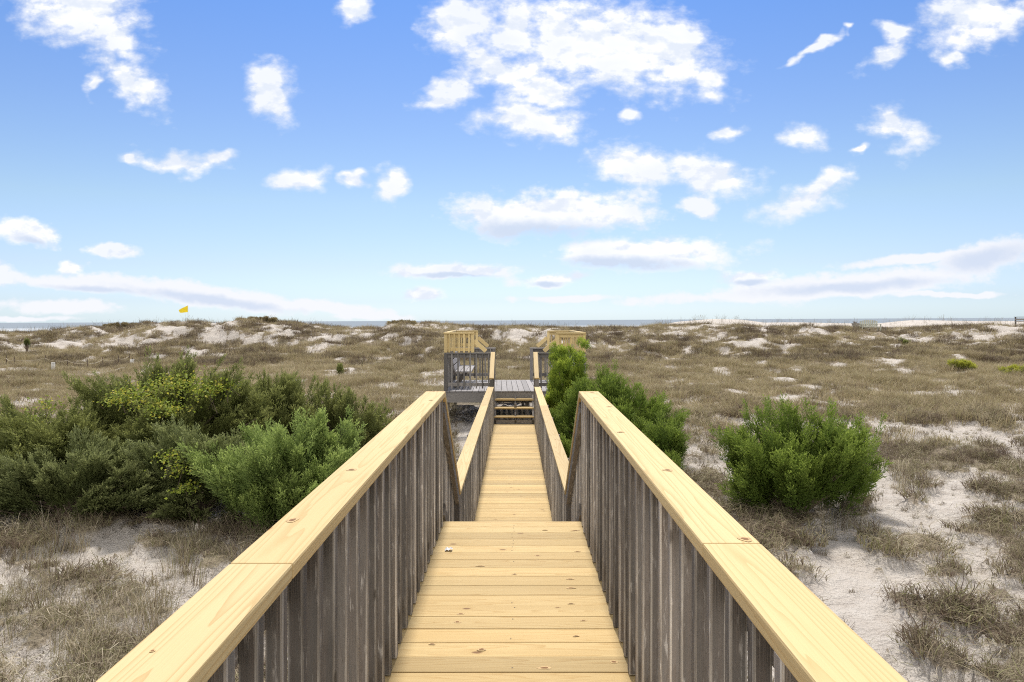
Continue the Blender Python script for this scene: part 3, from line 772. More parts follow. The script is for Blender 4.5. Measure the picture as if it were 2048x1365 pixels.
def railing(root, s, top, y0, y1, foot, spacing, deckz, gz=None, caps=None, w=.14, bal='grey', first=None, bal_h=None, posts=(), mats='pine_rail', knots=(), shear=0, inner_sub=False):
    """one side of the walkway: cap boards, sub rail, bottom rail, posts down to the sand and every baluster"""
    xi = XC + s * HW
    caps = caps or [(y0, y1)]
    for (a, b_) in caps:
        mb = MB(); xm = xi + s * (w / 2 - .007)
        mb.board((xm, a + .0008, top(a) - CAP_T / 2), (xm, b_ - .0008, top(b_) - CAP_T / 2), w, CAP_T, (1, 0, 0))
        part(mb, 'top_rail', mats, root, bevel=.006)
    sl = abs(top(y1) - top(y0)) / (y1 - y0); CT_ = CAP_T * math.hypot(1, sl) + .001
    bx = .042 if inner_sub else 0
    mb = MB(); xs = xi + s * (.019 if inner_sub else .057)
    mb.board((xs, y0 + .02, top(y0) - CT_ - .046 * math.hypot(1, sl)), (xs, y1 - .02, top(y1) - CT_ - .046 * math.hypot(1, sl)), .037, .089, (1, 0, 0))
    part(mb, 'sub_rail', bal, root, bevel=.003)
    mb = MB()
    mb.board((xs, y0 + .02, foot(y0) + .10), (xs, y1 - .02, foot(y1) + .10), .037, .089, (1, 0, 0))
    part(mb, 'bottom_rail', bal, root, bevel=.003)
    # one baluster mesh, then copies
    y = first if first else y0 + .03; protos_ = []
    for k in range(5):
        hgt = 1.0; mbb = MB(); mbb.board((0, 0, 0), (0, 0, -1.0), .037, .039, (1, 0, 0))
        protos_.append(mbb)
    k = 0
    while y < y1 - .01:
        zt = top(y) - CT_ - sl * .02 - .001; zb = foot(y)
        L = zt - zb; wv = random.uniform(.036, .043)
        mbb = MB(); tx = random.uniform(-.003, .003); ty = random.uniform(-.004, .004)
        xb = xi + s * (.0195 + bx)
        mbb.board((xb, y, zt), (xb + tx, y + ty, zb), .0385, wv, (1, 0, 0))
        o = part(mbb, 'baluster', [bal, 'grey_edge'], root, bevel=.0058, edge=1)
        y += spacing + random.uniform(-.004, .004); k += 1
    for yp in posts:
        mb = MB(); xp = xi + s * (.0765 + .045 if not inner_sub else .082 - .037); zt = min(top(yp - .045), top(yp + .045)) - CT_ - .002
        mb.box(xp - .044, xp + .044, yp - .044, yp + .044, Hs(xp, yp) - .3, zt)
        part(mb, 'post', bal, root, bevel=.003)

foot_near = lambda y: ZN + .004
for s, lb in ((-1, 'left'), (1, 'right')):
    lab = 'nearest %s handrail with wide yellow pine cap over grey balusters' % ('left' if s < 0 else 'right')
    r = thing('railing', lab, 'railing', (XC + s * HW, NEAR1, Hs(XC + s * HW, NEAR1)), group='walkway handrails'); WALK.append(r)
    jy = 1.655 if s < 0 else 1.80
    railing(r, s, near_top, .35, NEAR1, foot_near, .1545, ZN, caps=[(.35, jy), (jy, NEAR1)], first=3.007 - .1545 * 16, posts=(.9, 3.05, 5.18))
    kl = []
    K = ((703, 940), (585, 1041), (862, 801), (868, 783), (305, 1303)) if s < 0 else ((1218, 814), (1241, 865), (1335, 941), (1490, 1079), (1185, 786))
    for (u, v) in K:
        d = .551 * F / (v - VY + .00933 * F)
        kl.append(((px(u, d), d, near_top(d) + .0006), (1, .1, 0), (0, 1, 0), .016 if v != 1303 else .005, .021 if v != 1303 else .005))
    mb = MB(); knots_on(mb, kl, 0, 1); q = part(mb, 'knots', ['knot', 'knot_edge'], r); q['kind'] = 'stuff'
    if s > 0:
        for (y_, dz) in ((1.27, -.02), (1.21, -.05), (1.20, -.09)):
            mb = MB(); x_ = XC + HW; z_ = near_top(y_) - .07 + dz
            mb.tube([(x_ + .01, y_, z_), (x_ - .018, y_ - .006, z_ + .006), (x_ - .042, y_ - .012, z_ + random.uniform(-.004, .014))], [.0045, .0035, .001], 5)
            part(mb, 'wood_splinter', 'pine', r)

# stairs down to the lower walkway
r2 = thing('staircase', 'steep wooden steps dropping out of sight past the edge of the near walkway', 'stairs', (XC, 6.0, Hs(XC, 6.0))); WALK.append(r2)
nst = 6; rise = (ZN - ZL) / nst; run = (LOW0 - NEAR1) / (nst - 1)
mbs = MB()
for s in (-1, 0, 1):
    xs = XC + s * (HW + .02); mbs.board((xs, NEAR1 + .03, ZN - .21), (xs, LOW0 + .02, ZL - .16), .036, .23, (1, 0, 0))
part(mbs, 'stringer', 'grey', r2)
for k in range(1, nst):
    mb = MB(); ya = NEAR1 + (k - 1) * run + .003; z = ZN - k * rise
    mb.board((XC - HW - .035, ya + .07, z - .019), (XC + HW + .035, ya + .07, z - .019), .136, .038, (0, 1, 0))
    mb.board((XC - HW - .035, ya + .213, z - .019), (XC + HW + .035, ya + .213, z - .019), .136, .038, (0, 1, 0))
    part(mb, 'tread', 'pine', r2, bevel=.003)
st_a, st_b = near_top(NEAR1) - .005, ZL + .92
def st_top(y): t = (y - NEAR1) / (6.80 - NEAR1); return st_a + (st_b - st_a) * t
def st_foot(y): return max(ZL + .03, st_top(y) - .93)
for s in (-1, 1):
    r = thing('stair_railing', 'short steep %s stair rail beyond the near handrail, sloping down' % ('left' if s < 0 else 'right'), 'stair railing', (XC + s * HW, 6.1, Hs(XC + s * HW, 6.1)), group='stair rails'); WALK.append(r)
    railing(r, s, st_top, NEAR1 + .01, 6.78, st_foot, .13, ZL, posts=(6.73,), w=.12, inner_sub=True)

# lower walkway
r3 = thing('boardwalk', 'lower wooden walkway with new yellow decking running to the platform steps', 'walkway', (XC, 12.3, Hs(XC, 12.3))); WALK.append(r3)
mb = decking(LOW0, LOW1, ZL); part(mb, 'decking', 'pine', r3, bevel=.002)
mb = MB()
for s in (-1, 0, 1): mb.box(XC + s * (HW + .022) - .019, XC + s * (HW + .022) + .019, LOW0, LOW1, ZL - .24, ZL - .041)
part(mb, 'joist_frame', 'grey', r3)
low_top = lambda y: ZL + .925
low_foot = lambda y: ZL + .004 + (0 if True else 0)
for s in (-1, 1):
    r = thing('railing', 'lower %s handrail with narrow yellow cap leading to the platform' % ('left' if s < 0 else 'right'), 'railing', (XC + s * HW, 12.3, Hs(XC + s * HW, 12.3)), group='walkway handrails'); WALK.append(r)
    railing(r, s, low_top, 6.80, 17.45, low_foot, .1545, ZL, caps=[(6.80, 10.0), (10.0, 13.6), (13.6, 17.45)], posts=(8.6, 10.4, 12.2, 14.0, 15.8, 17.4))

# steps up to the platform
ZP = -1.75; PF = 18.6
r4 = thing('staircase', 'three new yellow treads climbing from the lower walkway to the grey platform', 'stairs', (XC, 18.2, Hs(XC, 18.2))); WALK.append(r4)
rise = (ZP - ZL) / 4
for k in range(3):
    mb = MB(); y0 = LOW1 + .01 + k * .25; z = ZL + (k + 1) * rise
    mb.board((XC - HW + .002, y0 + .13, z - .019), (XC + HW - .002, y0 + .13, z - .019), .27, .038, (0, 1, 0))
    part(mb, 'tread', 'pine', r4, bevel=.004)
mb = MB()
for x in (XC - HW + .022, XC + .03, XC + HW - .022):
    mb.board((x, LOW1 + .03, ZL + .03), (x, PF - .01, ZP - .17), .036, .20, (1, 0, 0))
mb.box(XC - .001, XC + .06, LOW1 + .30, LOW1 + .336, ZL - .1, ZL + .45)
part(mb, 'stringer', 'grey', r4)
mb = MB(); mb.box(XC - HW + .05, XC + HW - .05, LOW1 + .03, LOW1 + .05, ZL - .2, ZL + .09)
part(mb, 'riser_board', 'grey', r4)
for s in (-1, 1):
    r = thing('stair_railing', '%s stair handrail with yellow cap rising to the grey platform' % ('left' if s < 0 else 'right'), 'stair railing', (XC + s * HW, 18.1, Hs(XC + s * HW, 18.1)), group='stair rails'); WALK.append(r)
    mb = MB(); xi = XC + s * HW; xm = xi + s * .05
    mb.board((xm, 17.48, -1.36), (xm, PF - .03, -.80), .104, .038, (1, 0, 0)); part(mb, 'top_rail', 'pine_rail', r, bevel=.004)
    mb = MB(); mb.box(xi + s * .052 - .043, xi + s * .052 + .043, 17.5, 17.588, Hs(xi, 17.5) - .2, -1.40); part(mb, 'post', 'grey_beam', r)
    for k in range(6):
        y = 17.66 + k * .15; t = (y - 17.48) / (PF - .03 - 17.48); zt = -1.40 + t * .56; zf = max(ZL, ZL + (y - LOW1) * .8) + .02
        mb = MB(); mb.board((xi + s * .02, y, zt), (xi + s * .02, y, zf - .15), .037, .037, (1, 0, 0)); part(mb, 'baluster', 'grey', r)

# ------------------------------------------------------------------ the grey platform and all that stands on it
PR = math.radians(1.15)
PX0 = .0; PW = 1.765; PD = 3.45
def proot(name, label, cat, group=None):
    r = thing(name, label, cat, (PX0, PF, ZP), PR, group); WALK.append(r); return r
def pl(mb, name, mats, root, bevel=0): return mb.build(name, mats, root, bevel)
rp = proot('platform', 'square weathered grey wooden platform at the end of the walkway', 'platform')
mb = MB(); x = -PW + .005
while x < PW - .01:
    e = min(x + .134, PW); mb.board(((x + e) / 2, 0, -.019 + random.uniform(-.002, .002)), ((x + e) / 2, PD, -.019), e - x, .036, (1, 0, 0)); x += .143
pl(mb, 'decking', 'grey_deck', rp, .003)
mb = MB()
mb.box(-PW, PW, .012, .05, -.29, -.040); mb.box(-PW, PW, PD - .05, PD - .012, -.29, -.040)
for s in (-1, 1): mb.box(s * (PW - .02) - .019, s * (PW - .02) + .019, .051, PD - .051, -.29, -.040)
pl(mb, 'rim_joist', 'grey_beam', rp, .003)
mb = MB()
for k in range(7):
    x = -1.45 + k * .48; mb.box(x - .019, x + .019, .051, PD - .051, -.25, -.041)
pl(mb, 'joists', 'grey', rp)
for x in (-PW + .09, 0.30, PW - .09):
    for y in (.12, PD - .12):
        mb = MB(); mb.box(x - .044, x + .044, y - .044, y + .044, -1.6, -.292); pl(mb, 'post', 'grey', rp)

CT = .95   # grey cap height above platform
def prail(mbs, x0, y0, x1, y1, z0, z1, sp_, mat, root, capw=.10, botz=None, sub=.089, capmat=None, cap=True, inset=.019):
    p0 = Vector((x0, y0, 0)); p1 = Vector((x1, y1, 0)); d = (p1 - p0); L = d.length; d.normalize(); side = Vector((-d.y, d.x, 0))
    up = Vector((0, 0, 1))
    if cap:
        mb = MB(); mb.board(p0 + up * (z1 - .019), p1 + up * (z1 - .019), capw, .038, side); pl(mb, 'top_rail', capmat or mat, root, .003)
    mb = MB(); mb.board(p0 + d * .05 + up * (z1 - .039 - sub / 2), p1 - d * .05 + up * (z1 - .039 - sub / 2), .036, sub, side); pl(mb, 'sub_rail', mat, root, .002)
    if botz is not None:
        mb = MB(); mb.board(p0 + d * .05 + up * botz, p1 - d * .05 + up * botz, .036, .085, side); pl(mb, 'bottom_rail', mat, root, .002)
    n = max(1, round(L / sp_))
    for k in range(1, n):
        q = p0 + d * (L * k / n) - side * (.0385 if inset > 0 else 0)
        mb = MB(); mb.board(q + up * z0, q + up * (z1 - .040), .037, .037, side); pl(mb, 'baluster', mat, root, .002)
def ppost(x, y, z0, z1, mat, root, w=.044):
    mb = MB(); mb.box(x - w, x + w, y - w, y + w, z0, z1); pl(mb, 'post', mat, root, .003)
OPF = .50
for s in (-1, 1):
    sd = 'left' if s < 0 else 'right'
    r = proot('platform_railing', 'weathered grey railing round the %s half of the platform' % sd, 'railing', 'grey platform railings')
    X0 = s * (PW - .05)
    prail(None, X0, .03, s * OPF, .03, .06, CT, .15, 'grey_beam', r, botz=.155)
    prail(None, X0, .08, X0, PD - .08, .06, CT, .15, 'grey_beam', r, botz=.155)
    prail(None, X0, PD - .03, s * OPF, PD - .03, .06, CT, .15, 'grey_beam', r, botz=.155)
    for (x, y) in ((X0, .0), (s * OPF + s * .05, .0), (X0, PD - .03), (s * OPF + s * .05, PD - .03), (X0, PD / 2)):
        ppost(x, y + (.03 if y < .01 else 0), .002, CT - .040, 'grey_beam', r)
    # new yellow upper railing standing on the grey caps
    r = proot('raised_railing', 'new yellow pine railing fixed on top of the grey railing, %s side, with diagonal braces' % sd, 'railing', 'yellow raised railings')
    XI = s * 1.05; Z0 = CT + .001; Z1 = CT + .50
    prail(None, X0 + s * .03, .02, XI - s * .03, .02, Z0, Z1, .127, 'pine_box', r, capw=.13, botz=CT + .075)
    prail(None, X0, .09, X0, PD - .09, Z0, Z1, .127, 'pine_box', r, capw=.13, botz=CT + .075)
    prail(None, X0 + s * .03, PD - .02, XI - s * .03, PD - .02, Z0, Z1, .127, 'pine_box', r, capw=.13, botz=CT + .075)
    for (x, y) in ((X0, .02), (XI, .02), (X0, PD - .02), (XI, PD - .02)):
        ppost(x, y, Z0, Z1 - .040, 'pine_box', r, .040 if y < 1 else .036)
    for y in (.02, PD - .02):
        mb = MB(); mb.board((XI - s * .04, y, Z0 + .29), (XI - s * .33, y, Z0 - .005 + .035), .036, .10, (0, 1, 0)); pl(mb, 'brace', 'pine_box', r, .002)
    # bench
    r = proot('bench', 'weathered grey slatted bench with leaning back on the %s of the platform' % sd, 'bench', 'platform benches')
    mb = MB()
    for k in range(3): mb.board((s * (1.17 + k * .145), .55, .43), (s * (1.17 + k * .145), PD - .25, .43), .135, .036, (1, 0, 0))
    pl(mb, 'seat', 'grey_deck', r, .003)
    mb = MB()
    for k in range(3):
        z = .52 + k * .15; x = 1.545 + k * .035
        mb.board((s * x, .55, z), (s * x, PD - .25, z), .034, .12, (1, 0, .23 * -s))
    pl(mb, 'backrest', 'grey_deck', r, .003)
    for y in (.75, 2.0, PD - .45):
        mb = MB(); mb.board((s * 1.55, y, .02), (s * 1.25, y, .41), .037, .09, (0, 1, 0)); mb.board((s * 1.56, y + .04, .35), (s * 1.68, y + .04, .93), .037, .085, (0, 1, 0)); pl(mb, 'support', 'grey', r)
# steps down behind the platform
r = proot('staircase', 'grey wooden steps leading down from the back of the platform', 'stairs')
mb = MB()
for k in range(3): mb.board((-.5, PD + .16 + k * .27, -.2 - k * .19), (.5, PD + .16 + k * .27, -.2 - k * .19), .26, .038, (0, 1, 0))
pl(mb, 'tread', 'grey_deck', r)
mb = MB()
for s in (-1, 1): mb.board((s * .47, PD + .02, -.20), (s * .47, PD + .95, -.86), .037, .2, (1, 0, 0))
pl(mb, 'stringer', 'grey', r)

# paper scrap
x, y = pdeck(898, 1102)
r = np.random.default_rng(5); mb = MB(); gx = 5
pts = [[(x - .022 + i * .011 + r.normal(0, .002), y - .018 + j * .010 + r.normal(0, .002), ZN + .003 + abs(r.normal(0, .006)) + (.010 if i in (1, 3) else 0)) for i in range(gx)] for j in range(gx)]
for j in range(gx - 1):
    for i in range(gx - 1): mb.poly([pts[j][i], pts[j][i + 1], pts[j + 1][i + 1], pts[j + 1][i]])
o = mb.build('plastic_scrap', 'paper', org=(x, y, ZN)); tag(o, 'tiny crumpled white plastic scrap lying on the yellow deck boards', 'litter'); WALK.append(o)

# ------------------------------------------------------------------ far small things
def ground_d(u, v, z=-2.36):
    d = -z * F / (v - float(yh(u)))
    for _ in range(6): d = -Hs(px(u, d), d) * F / (v - float(yh(u)))
    return d
for (u, v, w, h, lb) in ((106, 741, .18, .32, 'white notice sign with grey lines by the rope fence'), (264, 727, .22, .26, 'plain pale sign beside the white sand path')):
    d = min(ground_d(u, v), 44); x = px(u, d); z = Hs(x, d)
    r = thing('notice_sign', lb, 'sign', (x, d, z), group='small white signs in the left meadow')
    mb = MB(); mb.box(-w / 2, w / 2, -.012, .012, .10, .10 + h + .08); mb.build('panel', 'white', r)
    mb = MB(); mb.box(-.02, .02, .013, .05, -.2, .5); mb.build('post', 'stake', r)
    if h > .3:
        mb = MB()
        for k in range(5): mb.box(-w * .36, w * .36 - (k % 2) * .03, -.016, -.0125, .17 + k * .065, .185 + k * .065)
        mb.build('printed_lines', 'ink', r)
stk = [(12, 726), (28, 727), (90, 733), (134, 733), (174, 731), (205, 728), (236, 723), (258, 718)]
prev = None
tops = []
for i, (u, v) in enumerate(stk):
    d = min(max(ground_d(u, v), 28), 42) ; x = px(u, d); z = Hs(x, d)
    r = thing('stake', 'thin brown stake of the rope fence, %s from the left edge' % ('first second third fourth fifth sixth seventh eighth'.split()[i]), 'stake', (x, d, z), group='stakes of the rope fence')
    mb = MB(); hgt = .62 if i < 7 else .5
    mb.tube([(0, 0, -.2), (.01, 0, hgt * .5), (0, 0, hgt)], [.022, .021, .018], 6); mb.build('shaft', 'stake', r)
    tops.append(Vector((x, d, z + hgt * .72)))
r = thing('rope', 'pale sagging rope strung along the stakes of the left meadow', 'rope', tops[2] - Vector((0, 0, .4)))
mb = MB(); P_ = []
for a, b_ in zip(tops[:-1], tops[1:]):
    for k in range(6):
        t = k / 6; p = a.lerp(b_, t) - Vector((0, .03, .10 * 4 * t * (1 - t))); P_.append(p - r.location)
P_.append(tops[-1] - r.location); P_.append(tops[-1] + Vector((-.35, -.2, -.42)) - r.location)
mb.tube(P_, .011, 5); mb.build('cord', 'rope', r)

# flag on the beach
d = 100; x = px(376, d); zt = 31 * d / F - .3
r = thing('flag', 'yellow warning flag flying above the left dunes', 'flag', (x, d, Hs(x, d)))
zb = Hs(x, d)
ztop = (float(yh(376)) - 605) * d / F
mb = MB(); mb.tube([(0, 0, -.3), (0, 0, ztop - zb + .05)], [.032, .022], 6); mb.build('pole', 'pole', r)
pts = []; A = [(0, 0), (-.35, -.14), (-.75, -.35), (-1.28, -.60)]; B = [(0, -.88), (-.35, -.92), (-.75, -.98), (-1.12, -.96)]
mb = MB()
for i in range(3):
    yw = [0, .10, -.06, .12]
    mb.poly([(A[i][0] - .02, yw[i], ztop - zb + A[i][1]), (A[i + 1][0] - .02, yw[i + 1], ztop - zb + A[i + 1][1]), (B[i + 1][0] - .02, yw[i + 1], ztop - zb + B[i + 1][1]), (B[i][0] - .02, yw[i], ztop - zb + B[i][1])])
o = mb.build('cloth', 'flag', r)
so = o.modifiers.new('thick', 'SOLIDIFY'); so.thickness = .01

# garden bench and planters on the right dune
d = 61.0
def urn(u, s_, lb):
    x = px(u, d); z = Hs(x, d)
    r = thing('planter', lb, 'planter', (x, d, z), group='planters on the right dune')
    mb = MB(); mb.lathe([(.0, 0), (.16, 0), (.16, .05), (.10, .09), (.13, .13), (.22, .24), (.27, .42), (.31, .46), (.31, .50), (.26, .50), (.25, .44), (.0, .44)], 20)
    mb.v = [v * s_ for v in mb.v]; mb.build('urn', 'stone', r, smooth=False)
    v_, f_, cv = blades(40, .12, .34, .6, .03, 5); mesh_np('plant', v_ + [0, 0, .44 * s_], f_, 'g_brown', {'cv': cv}, parent=r)
urn(1711, 1.0, 'round grey stone planter left of the pale garden bench')
urn(1767, .75, 'smaller stone planter right of the pale garden bench')
x = px(1740, d); z = Hs(x, d)
r = thing('garden_bench', 'pale chalky garden bench facing the dunes between two planters', 'bench', (x, d, z))
mb = MB(); mb.box(-.75, .75, -.25, .25, .40, .46); mb.build('seat', 'bench', r, bevel=.01)
mb = MB()
for k in range(9):
    xx = -.66 + k * .165; mb.box(xx - .06, xx + .06, .24, .275, .461, .86 + .16 * math.cos(xx * 1.9))
mb.box(-.75, .75, .277, .30, .60, .68)
mb.build('backrest', 'bench', r)
for s in (-1, 1):
    mb = MB(); mb.box(s * .74 - .06, s * .74 + .06, -.28, .26, .64, .68); mb.build('armrest', 'bench', r, bevel=.008)
    for y_ in (-.24, .22):
        mb = MB(); mb.box(s * .74 - .04, s * .74 + .04, y_ - .04, y_ + .04, -.15, .398 if y_ > 0 else .638); mb.build('leg', 'bench', r)

# distant boardwalk railing at the right edge
d = 72.0; x = px(2030, d)
r = thing('distant_railing', 'dark weathered beach walkway railing at the far right edge', 'railing', (x, d, Hs(x, d)))
zt = -(645.5 - float(yh(2030))) * d / F - r.location.z
for k in range(6):
    mb = MB(); mb.box(k * 1.8, k * 1.8 + .10, -.05, .05, -.3, zt); mb.build('post', 'grey', r)
for (a, b_) in ((zt, zt + .05), (zt - .26, zt - .14), (zt - .42, zt - .36)):
    mb = MB(); mb.box(-.05, 9.2, -.09 if a == zt else -.088, .08 if a == zt else -.052, a, b_); mb.build('rail', 'grey_beam', r)

# ------------------------------------------------------------------ lean of the boardwalk
R = Matrix.Rotation(ROLL, 4, 'Y')
bpy.context.view_layer.update()
for o in WALK:
    Mx = R @ (Matrix.Translation(o.location) @ o.rotation_euler.to_matrix().to_4x4())
    o.matrix_world = Mx

# ------------------------------------------------------------------ camera
cam = bpy.data.cameras.new('camera'); co = bpy.data.objects.new('camera', cam); COL.objects.link(co)
cam.sensor_width = 36; cam.lens = 36 * F / 2048
cam.shift_y = -(682.5 - VY) / 2048 ; cam.shift_x = -(VX - 1024) / 2048
cam.clip_start = .05; cam.clip_end = 80000
co.matrix_world = R @ Matrix.Rotation(math.radians(90), 4, 'X')
SC.camera = co

# ------------------------------------------------------------------ light
SUN_EL, SUN_AZ = math.radians(57), math.radians(-1)     # azimuth measured from +Y towards +X
sun = bpy.data.lights.new('sun', 'SUN'); sun.energy = 2.2; sun.angle = math.radians(5); sun.color = (1, .95, .88)
so_ = bpy.data.objects.new('sun', sun); COL.objects.link(so_)
dirv = Vector((math.sin(SUN_AZ) * math.cos(SUN_EL), math.cos(SUN_AZ) * math.cos(SUN_EL), math.sin(SUN_EL)))
so_.rotation_euler = dirv.to_track_quat('Z', 'Y').to_euler()

# ------------------------------------------------------------------ sky with clouds
W = bpy.data.worlds.new('World'); SC.world = W; W.use_nodes = True
nt = W.node_tree; nt.nodes.clear()
out = N(nt, 'OutputWorld'); bg = N(nt, 'Background'); nt.links.new(bg.outputs[0], out.inputs[0])
sky = N(nt, 'TexSky', sky_type='NISHITA'); sky.sun_disc = False; sky.sun_elevation = SUN_EL; sky.sun_rotation = SUN_AZ
sky.air_density = 1.0; sky.dust_density = .6; sky.ozone_density = 2.0; sky.altitude = 0
tc = N(nt, 'TexCoord'); g_ = tc.outputs['Generated']
sp = N(nt, 'SeparateXYZ'); nt.links.new(g_, sp.inputs[0])
yy = math_(nt, 'MAXIMUM', sp.outputs[1], .02)
U = math_(nt, 'DIVIDE', sp.outputs[0], yy); Vv = math_(nt, 'DIVIDE', sp.outputs[2], yy)
cmb = N(nt, 'CombineXYZ'); nt.links.new(U, cmb.inputs[0]); nt.links.new(Vv, cmb.inputs[1])
base = cmb.outputs[0]
# warp the cloud outlines; flatter (perspective) near the horizon
stretch = scaled(nt, base, 1, 1.6)
def nvec(scale, amt, det=5, rough=.6):
    n = N(nt, 'TexNoise', noise_dimensions='2D'); n.inputs['Scale'].default_value = scale; n.inputs['Detail'].default_value = det; n.inputs['Roughness'].default_value = rough
    nt.links.new(stretch, n.inputs['Vector'])
    a = N(nt, 'VectorMath', operation='SUBTRACT'); nt.links.new(n.outputs['Color'], a.inputs[0]); a.inputs[1].default_value = (.5, .5, .5)
    s_ = N(nt, 'VectorMath', operation='SCALE'); nt.links.new(a.outputs[0], s_.inputs[0]); s_.inputs['Scale'].default_value = amt
    return s_.outputs[0]
ad = N(nt, 'VectorMath', operation='ADD'); nt.links.new(base, ad.inputs[0]); nt.links.new(nvec(9, .060, 3), ad.inputs[1])
wp = ad.outputs[0]
def ell(lst, vec, k=1.):
    cur = None
    for (cx, cy, rx, ry, a) in lst:
        mp = N(nt, 'Mapping', vector_type='TEXTURE'); nt.links.new(vec, mp.inputs[0])
        mp.inputs['Location'].default_value = ((cx - VX) / F, (VY - cy) / F, 0)
        mp.inputs['Rotation'].default_value = (0, 0, math.radians(-a)); mp.inputs['Scale'].default_value = (rx / F * k, ry / F * k, 1)
        sx_ = N(nt, 'SeparateXYZ'); nt.links.new(mp.outputs[0], sx_.inputs[0])
        cz_ = N(nt, 'CombineXYZ'); nt.links.new(sx_.outputs[0], cz_.inputs[0]); nt.links.new(sx_.outputs[1], cz_.inputs[1])
        ln = N(nt, 'VectorMath', operation='LENGTH'); nt.links.new(cz_.outputs[0], ln.inputs[0])
        v = math_(nt, 'SUBTRACT', 1., ln.outputs['Value'])
        cur = v if cur is None else math_(nt, 'SMOOTH_MAX', cur, v, .15)
    return cur
CL = [(1240, 95, 190, 90, 14), (1040, 60, 60, 70, 0), (165, 25, 140, 62, 18), (245, 70, 50, 36, 20), (265, 168, 84, 40, 36), (185, 170, 16, 26, 0), (548, 178, 44, 58, -30), (708, 15, 28, 36, 0),
      (925, 50, 70, 75, 20), (900, 178, 80, 26, -12), (1000, 140, 95, 40, 10), (1180, 90, 190, 95, 12), (1345, 110, 100, 78, 40), (1430, 165, 34, 42, 30),
      (1090, 185, 90, 36, 5), (1060, 240, 110, 34, 6), (1252, 228, 22, 18, 0), (1270, 335, 95, 44, 10), (1410, 355, 100, 40, 10), (1600, 402, 95, 32, -18),
      (1650, 368, 60, 20, -10), (1462, 268, 30, 17, -10), (1612, 278, 46, 34, 0), (1785, 268, 64, 36, 20), (1712, 307, 20, 12, 0), (1780, 108, 56, 20, -32),
      (1795, 62, 44, 20, 15), (1960, 40, 115, 52, -10), (1900, 112, 34, 22, 0), (1630, 95, 52, 9, -32), (1690, 58, 12, 8, 0), (350, 318, 90, 17, 12),
      (268, 302, 28, 10, 0), (425, 322, 34, 16, 0), (606, 358, 50, 27, -5), (775, 368, 38, 25, -20), (702, 370, 20, 14, 0)]
CB = [(1110, 428, 215, 52, -2), (1400, 418, 40, 24, 0), (1290, 505, 205, 36, 0), (55, 462, 88, 28, 14), (228, 497, 54, 17, 4), (148, 532, 32, 17, 0), (0, 545, 28, 26, 0),
      (910, 543, 145, 17, 0), (842, 589, 56, 14, 0), (1095, 561, 84, 15, -3), (1500, 560, 70, 18, 0)]
CD = [(190, 565, 150, 19, 4), (420, 588, 240, 22, 8), (620, 612, 190, 15, 6), (120, 608, 130, 17, 2), (1700, 573, 300, 26, -4), (1985, 520, 115, 36, -12), (1560, 592, 340, 13, -2),
      (1850, 520, 180, 11, -5), (1130, 598, 100, 8, 0), (1900, 594, 120, 6, 0), (740, 632, 90, 9, 0), (30, 632, 120, 6, 0)]
def fb(scale, det=9, rough=.62, vec=None):
    n = N(nt, 'TexNoise', noise_dimensions='2D'); n.inputs['Scale'].default_value = scale; n.inputs['Detail'].default_value = det; n.inputs['Roughness'].default_value = rough
    nt.links.new(vec or stretch, n.inputs['Vector']); return n.outputs[0]
f1 = fb(14, 8, .64); f2 = fb(45, 6, .6)
upv = N(nt, 'Mapping'); nt.links.new(stretch, upv.inputs[0]); upv.inputs['Location'].default_value = (-.002, .016, 0)
f1u = fb(14, 5, .55, upv.outputs[0]); f1b = fb(14, 5, .55)
def puff(scale):
    v = N(nt, 'TexVoronoi', voronoi_dimensions='2D', feature='SMOOTH_F1'); v.inputs['Scale'].default_value = scale; v.inputs['Smoothness'].default_value = .35
    v.inputs['Detail'].default_value = 2.5; v.inputs['Roughness'].default_value = .55
    nt.links.new(stretch, v.inputs['Vector']); return v.outputs['Distance']
pf = math_(nt, 'SUBTRACT', .45, puff(34))
nz = math_(nt, 'ADD', math_(nt, 'MULTIPLY', math_(nt, 'SUBTRACT', f1, .5), 2.2), math_(nt, 'MULTIPLY', math_(nt, 'SUBTRACT', f2, .5), .2))
nz = math_(nt, 'ADD', nz, math_(nt, 'MULTIPLY', pf, .5))
v2 = N(nt, 'VectorMath', operation='MULTIPLY'); nt.links.new(nvec(13, .05, 4), v2.inputs[0]); v2.inputs[1].default_value = (1, .3, 1)
a2_ = N(nt, 'VectorMath', operation='ADD'); nt.links.new(base, a2_.inputs[0]); nt.links.new(v2.outputs[0], a2_.inputs[1]); wl = a2_.outputs[0]
eA = ell(CL, wp, 1.22); eB = ell(CB, wl, 1.12); eD = ell(CD, wl, 1.15)
dA = math_(nt, 'POWER', mrange(nt, math_(nt, 'ADD', math_(nt, 'MULTIPLY', eA, 1.75), nz), -.34, .80), 1.7)
dB = math_(nt, 'POWER', mrange(nt, math_(nt, 'ADD', math_(nt, 'MULTIPLY', eB, 1.7), math_(nt, 'MULTIPLY', nz, .9)), -.2, .55), 1.4)
dD = mrange(nt, math_(nt, 'ADD', math_(nt, 'MULTIPLY', eD, 1.4), math_(nt, 'MULTIPLY', nz, .7)), -.2, .5, 0, .95, True)
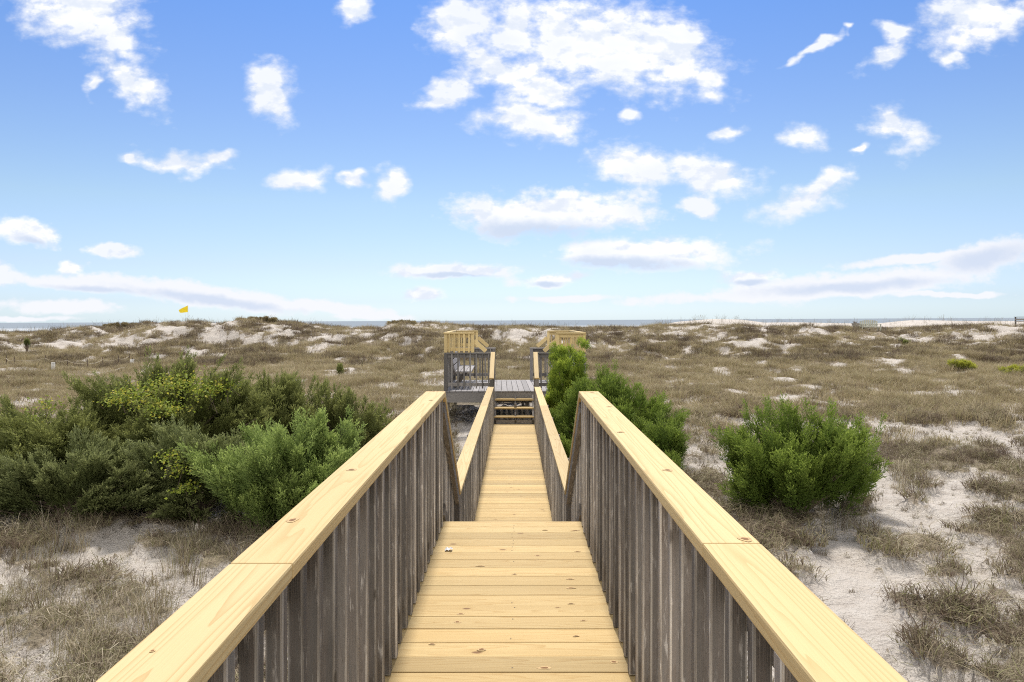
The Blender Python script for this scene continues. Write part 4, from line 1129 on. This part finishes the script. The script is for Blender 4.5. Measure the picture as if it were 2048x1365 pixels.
# the clouds' blue-grey undersides
GR = [(1085, 462, 200, 32, 2), (1250, 528, 180, 20, 2), (1990, 520, 110, 28, -12), (1700, 578, 230, 14, -3), (915, 552, 110, 8, 0), (60, 478, 60, 12, 14), (420, 596, 200, 12, 8), (1090, 567, 60, 7, 0), (190, 574, 110, 9, 4), (1500, 566, 60, 9, 0)]
gr = mrange(nt, math_(nt, 'ADD', ell(GR, wl, 1.1), math_(nt, 'MULTIPLY', nz, .3)), -.15, .75, 0, 1, True)
gr2 = mrange(nt, fb(7, 4, .5), .40, .62, 0, .34)
skyc = sky.outputs[0]
ramp = N(nt, 'ValToRGB'); nt.links.new(mrange(nt, sp.outputs[2], 0, .5), ramp.inputs[0])
RS = [(0.0, (.475, .62, .90)), (.05, (.415, .505, .72)), (.14, (.435, .465, .59)), (.30, (.445, .475, .505)), (.52, (.365, .43, .54)), (.80, (.26, .39, .585)), (1., (.24, .385, .585))]
el = ramp.color_ramp.elements
while len(el) < len(RS): el.new(.5)
for i, (p_, c_) in enumerate(RS): el[i].position = p_; el[i].color = (*c_, 1)
tint = mixc(nt, 1., skyc, ramp.outputs[0], 'MULTIPLY')
# thin unseen overcast overhead and inland, brightened as soft fill light
ov = math_(nt, 'MAXIMUM', mrange(nt, sp.outputs[2], .46, .68, 0, 1, True), mrange(nt, sp.outputs[1], .0, -.35, 0, 1, True))
n3 = N(nt, 'TexNoise'); n3.inputs['Scale'].default_value = 2.2; n3.inputs['Detail'].default_value = 3; nt.links.new(g_, n3.inputs['Vector'])
tint = mixc(nt, math_(nt, 'MULTIPLY', ov, mrange(nt, n3.outputs[0], .35, .6, .55, 1)), tint, (3.9, 3.9, 3.9))
tint = mixc(nt, mrange(nt, sp.outputs[1], -.1, -.5, 0, .9, True), tint, (5.2, 5.1, 5.0))  # extra unseen sky glow behind the camera, added to fill camera-facing sides
white = (4.4, 4.42, 4.5); shade = (2.75, 3.15, 3.85)
gr3 = mrange(nt, math_(nt, 'SUBTRACT', f1u, f1b), -.08, .13, 0, .62, True)
cw = mixc(nt, math_(nt, 'MAXIMUM', math_(nt, 'MAXIMUM', gr, gr2), gr3), white, shade)
c = mixc(nt, dD, tint, mixc(nt, math_(nt, 'MULTIPLY', gr, .9), (3.95, 4.0, 4.2), (2.75, 3.1, 3.8)))
c = mixc(nt, dB, c, cw); c = mixc(nt, dA, c, cw)
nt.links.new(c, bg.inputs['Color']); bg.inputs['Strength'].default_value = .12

SC.view_settings.view_transform = 'Standard'; SC.view_settings.look = 'None'; SC.view_settings.exposure = 1.0; SC.view_settings.gamma = 1
SC.cycles.use_denoising = False; SC.cycles.filter_width = 1.1
SC.cycles.max_bounces = 4; SC.cycles.diffuse_bounces = 2; SC.cycles.transparent_max_bounces = 4
SC.cycles.sample_clamp_indirect = 6
